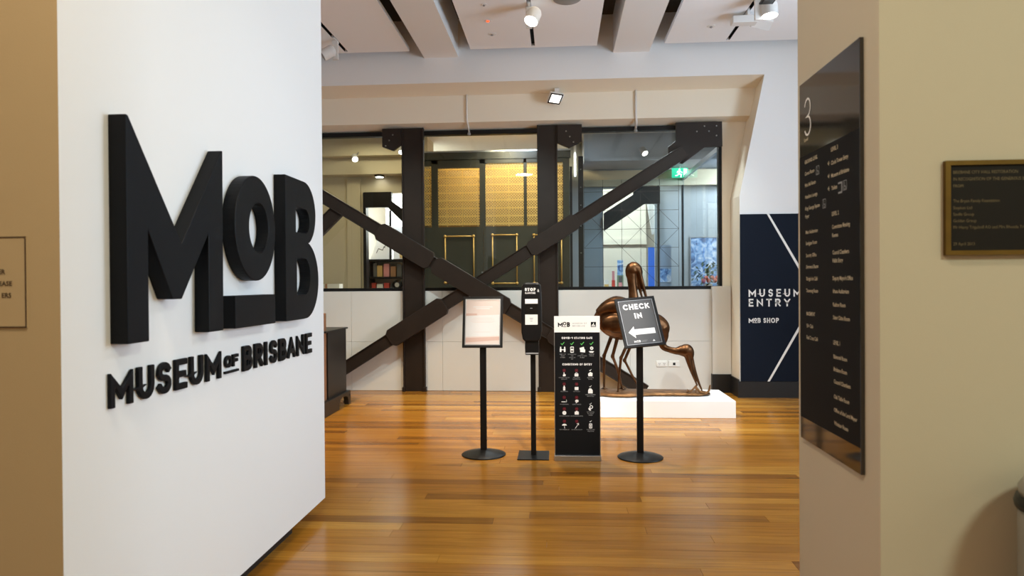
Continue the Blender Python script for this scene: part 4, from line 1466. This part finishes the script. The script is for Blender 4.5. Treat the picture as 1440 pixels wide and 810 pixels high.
MB().fbox(QF, -1.29, -1.265, 1.60, 1.70, 0, .02).build('door_lock', 'silver', lf)
area('lift_lamp', (-1.05, 11.75, 3.78), (-1.05, 12.1, 2.2), 70, 2.0, .4, (1, .76, .38))

# black steel posts and the light strip right of the lift
for lb, x0, x1, z1 in (('black steel post close to the right end of the lift', .205, .245, 3.45), ('black bolted steel post standing right of the lift strip light', .345, .43, 3.62)):
    ps_ = thing('steel_post', lb, 'post', ((x0+x1)/2, 11.5, 0))
    MB().box(x0, x1, 11.5, 11.56, 0, z1).build('shaft', 'black_satin', ps_)
    if x1-x0 > .06:
        for z in (2.0, 2.45, 2.80, 3.1, 3.4):
            MB().lathe(((x0+x1)/2, 11.5, z), [(.010, 0), (.008, .01)], 8, (0, -1, 0)).build('bolt', 'bolt_steel', ps_)
sl = thing('strip_light', 'short vertical strip light beside the lift', 'light', (.3, 11.9, 3.36))
MB().box(.295, .315, 11.9, 11.94, 3.36, 3.75).build('tube', 'led_strip', sl)
MB().box(.285, .325, 11.94, 11.97, 3.34, 4.12).build('mounting_channel', 'inner_ceiling', sl)
struct(MB().box(.20, .83, 12.6, 12.7, 0, 4.12).box(.83, 1.81, 12.6, 12.7, 3.22, 4.12).box(1.81, 4.6, 12.9, 13.0, 0, 4.12).build('wall_inner_back_right', 'tile_grey'))
struct(MB().box(.47, 4.6, 12.50, 12.6, 3.25, 3.53).build('trim_inner_header', 'inner_beige'))
struct(MB().box(.25, 4.6, 10.6, 10.9, 3.86, 4.12).build('trim_inner_bulkhead', 'inner_ceiling'))
struct(MB().box(.45, 4.6, 11.6, 12.5, 3.55, 4.10).build('trim_inner_duct', 'inner_blue'))
MBs = struct(MB().box(.83, 1.81, 14.2, 14.3, 0, 4.12).box(.83, 1.81, 14.15, 14.2, 2.28, 2.40).build('wall_shop_right', 'inner_white'))
rt = thing('right_truss', 'dark steel head and slanting strut seen through the right bay', 'truss', (1.3, 12.55, 2.8))
RF = Frame((0, 12.39, 0), (1, 0, 0), (0, 0, 1), (0, -1, 0))
MB().poly(RF, [(1.36, 3.22), (1.83, 3.22), (1.83, 2.91), (1.56, 2.91), (.83, 2.43), (.83, 2.75), (1.36, 3.08)], -.1, 0).build('strut', 'black_satin', rt)
for lb, x0 in (('thin black mullion left of the grey glazed panel', 1.80), ('thin black mullion right of the grey glazed panel', 2.235)):
    tag(MB().box(x0, x0+.03, 12.5, 12.56, 0, 3.25).build('mullion_post', 'black_satin', base=(x0, 12.5, 0)), lb, 'mullion')
# tapering white shade hanging in the opening
cn = thing('conical_shade', 'tapering white fin hanging in the right opening', 'light', (1.72, 13.0, 2.9))
MB().poly(Frame((0, 13.0, 0), (1, 0, 0), (0, 0, 1), (0, -1, 0)), [(1.68, 3.0), (1.86, 3.0), (1.80, 2.40), (1.77, 2.40)], -.06, 0).build('fin', 'poster_white', cn)
# screen of thin grid bars
ls_ = thing('grid_screen', 'thin dark grid of squares and diagonals across the right bay', 'screen', (1.5, 12.1, 0))
XF = Frame((0, 12.05, 0), (1, 0, 0), (0, 0, 1), (0, -1, 0))
g0x, g0z, gp = .46, 1.45, .3275
for k in range(6):
    MB().fbox(XF, g0x+gp*k-.003, g0x+gp*k+.003, 1.2, 3.3, 0, .006).build('upright_bar', 'steel_brown', ls_)
for k in range(1, 6):
    MB().fbox(XF, g0x, g0x+gp*5, g0z+gp*k-.003, g0z+gp*k+.003, 0, .006).build('cross_bar', 'steel_brown', ls_)
m = None
for (a, b, c_, d_) in ((0, 4, 2, 2), (0, 2, 2, 4), (2, 2, 4, 4), (2, 4, 4, 2), (4, 4, 5, 3), (4, 2, 5, 3), (2, 2, 4, 0), (4, 2, 5, 1), (2, 4, 3, 5), (4, 4, 3, 5)):
    m = MB()
    for q in strip([(g0x+gp*a, g0z+gp*b), (g0x+gp*c_, g0z+gp*d_)], .005, 0, 9):
        m.poly(XF, q, 0, .005)
    m.build('diagonal_bar', 'steel_brown', ls_)
MB().fbox(XF, g0x, g0x+gp*5.3, 1.2, 3.3, -.012, -.006).build('glass_pane', 'partition_glass', ls_)
# glass partition receding on the right
gp_ = thing('glass_partition', 'clear glass partition with pale top rail receding at the right', 'partition', (2.26, 11.0, 0))
MB().box(2.25, 2.262, 9.7, 12.5, 0, 3.33).build('glass_pane', 'partition_glass', gp_)
MB().box(2.235, 2.275, 9.7, 12.5, 3.33, 3.40).build('top_rail', 'silver', gp_)
# exit sign
ex = thing('exit_sign', 'green running figure exit sign hanging in the right bay', 'sign', (2.23, 12.3, 3.45))
VF = Frame((2.17, 12.3, 3.44), (1, 0, 0), (0, 0, 1), (0, -1, 0))
MB().fbox(VF, -.14, .14, -.085, .085, -.03, 0).build('box', 'exit_green', ex)
m = MB()
m.poly(VF, ell(-.01, .055, .018, .018, 10), .002)
for q in strip([(-.01, .03), (-.02, -.015), (.02, -.035), (.015, -.07)], .022, -9, 9)+strip([(-.02, -.015), (-.045, -.045), (-.075, -.05)], .02, -9, 9)+strip([(-.05, .0), (-.045, .025), (.0, .025), (.035, .005)], .014, -9, 9):
    m.poly(VF, q, .002)
m.poly(VF, [(.06, -.07), (.12, -.07), (.12, .07), (.06, .07)], .002)
fine(m.build('running_figure', 'exit_white', ex))
MB().tube([(2.17, 12.315, 3.525), (2.17, 12.315, 3.6)], .008, 8).build('hanger', 'fixture_white', ex)
# banners and art
bs = thing('blue_banner', 'narrow bright blue banner stand in the right opening', 'banner', (1.73, 13.2, 0))
MB().box(1.72, 1.86, 13.2, 13.22, .05, 2.17).build('panel', 'glow_blue', bs)
MB().box(1.70, 1.88, 13.16, 13.26, 0, .05).build('foot', 'silver', bs)
ap = thing('blue_painting', 'pale blue framed painting on the grey wall at right', 'painting', (2.7, 12.88, 1.5))
MB().box(2.46, 2.93, 12.87, 12.895, 1.30, 2.32).build('canvas', 'painting_blue', ap)
AF = Frame((0, 12.87, 0), (1, 0, 0), (0, 0, 1), (0, -1, 0))
MB().ring(AF, [(2.44, 1.28), (2.95, 1.28), (2.95, 2.34), (2.44, 2.34)], [(2.46, 1.30), (2.93, 1.30), (2.93, 2.32), (2.46, 2.32)], -.02, .01).build('frame', 'silver', ap)
gl_ = thing('grey_banner', 'grey blue banner panel between the two black mullions', 'banner', (2.0, 12.7, 0))
MB().box(1.87, 2.08, 12.75, 12.77, .05, 2.18).build('panel', 'inner_blue', gl_)
MB().box(1.87, 2.08, 12.74, 12.75, 1.5, 1.75).build('picture', 'painting_blue', gl_)
MB().box(1.85, 2.10, 12.72, 12.8, 0, .05).build('foot', 'silver', gl_)
# counter with cards and pieces, flowers at the right
ct = tag(MB().box(.86, 1.60, 13.0, 13.4, 0, 1.40).build('display_counter', 'inner_white', base=(1.2, 13.2, 0), bevel=.005), 'pale display counter behind the right window bay', 'counter')
for lb, cat_, x0, x1, z1, mt, mt2 in (('standing blue patterned card behind the bird head', 'card', 1.13, 1.25, 1.93, 'painting_blue', 'goods_4'), ('small pink and red tower on the display counter', 'ornament', 1.02, 1.08, 1.72, 'goods_5', 'goods_0'),
                                     ('small pale card left of the pink tower', 'card', .88, .96, 1.55, 'goods_1', 'goods_3'), ('small dark checked box right of the pink tower', 'box', 1.15, 1.22, 1.62, 'goods_2', 'goods_5'),
                                     ('low brown tray on the display counter', 'tray', 1.38, 1.55, 1.52, 'goods_7', 'goods_1')):
    c1_ = thing({'card': 'display_card', 'ornament': 'toy_tower', 'box': 'gift_box', 'tray': 'display_tray'}[cat_], lb, cat_, ((x0+x1)/2, 13.1, 1.40))
    zz = 1.40+(z1-1.40)*.45
    yb = 13.1 if z1 < 1.9 else 13.2
    MB().box(x0, x1, yb, yb+.05, 1.40, zz).build('lower_part', mt2, c1_, bevel=.003)
    MB().box(x0+.005, x1-.005, yb+.005, yb+.045, zz, z1).build('upper_part', mt, c1_, bevel=.003)
fv = thing('flower_arrangement', 'leafy flower arrangement with orange blooms at the right window end', 'flowers', (2.62, 12.2, 0))
MB().lathe((2.62, 12.2, 0), [(.16, 0), (.16, 1.2), (.18, 1.25)], 20).build('pedestal', 'black_satin', fv)
MB().lathe((2.62, 12.2, 1.25), [(.07, 0), (.11, .08), (.08, .2), (.09, .22)], 16).build('vase', 'goods_1', fv, smooth=True)
m = MB()
for k in range(90):
    a, e = random.uniform(0, 2*PI), random.uniform(-.2, 1.3)
    r = random.uniform(.1, .27)
    q = Vector((2.62+r*math.cos(a)*math.cos(e), 12.2+r*math.sin(a)*math.cos(e), 1.50+r*math.sin(e)*1.5))
    n_ = Vector((random.uniform(-1, 1), random.uniform(-1, 1), random.uniform(-.5, 1))).normalized()
    t_ = n_.orthogonal().normalized()*.05
    b_ = n_.cross(t_)*.4
    m.add([q-t_, q+b_, q+t_, q-b_], [(0, 1, 2, 3)])
o = m.build('foliage', 'leaf_green', fv)
o['kind'] = 'stuff'
for k in range(6):
    MB().ball((2.52+.05*k, 12.06+.03*(k % 3), 1.52+.05*(k % 2)), .04, 8, 6).build('bloom', 'flower_orange', fv, smooth=True)
# ceiling lamps of the inner room
for lb, loc, aim, anchor in (('lit spotlight high in the left window bay', (-3.55, 11.8, 3.72), (.3, -.75, -.6), (-3.55, 12.01, 3.86)), ('lit spotlight high in the right window bay', (1.42, 11.4, 3.66), (.35, -.6, -.75), (1.42, 11.61, 3.72)), ('lit downlight near the left post behind the glass', (-2.72, 11.8, 3.84), (.1, -.6, -.8), (-2.72, 12.01, 3.92))):
    t = thing('inner_spotlight', lb, 'spotlight', loc, 'spotlights in the room behind the glass')
    d = Vector(aim).normalized()
    MB().lathe(Vector(loc)-d*.08, [(.03, 0), (.055, .02), (.055, .14), (.05, .14), (.048, .13)], 20, tuple(d)).build('head', 'grey_plastic', t)
    MB().lathe(Vector(loc)+d*.05, [(.047, 0), (.047, .003)], 20, tuple(d)).build('lens', 'lamp_lens', t)
    MB().tube([Vector(loc)-d*.05, anchor], .012, 8).build('stem', 'grey_plastic', t)
t = thing('disc_downlight', 'small round lit downlight under the tan downstand', 'light', (-3.26, 12.35, 3.50))
MB().lathe((-3.26, 12.35, 3.50), [(.09, 0), (.09, -.03), (.075, -.035)], 24).build('trim_ring', 'black_satin', t)
MB().lathe((-3.26, 12.35, 3.464), [(.07, 0), (.07, -.004)], 24).build('lens', 'lamp_lens', t)
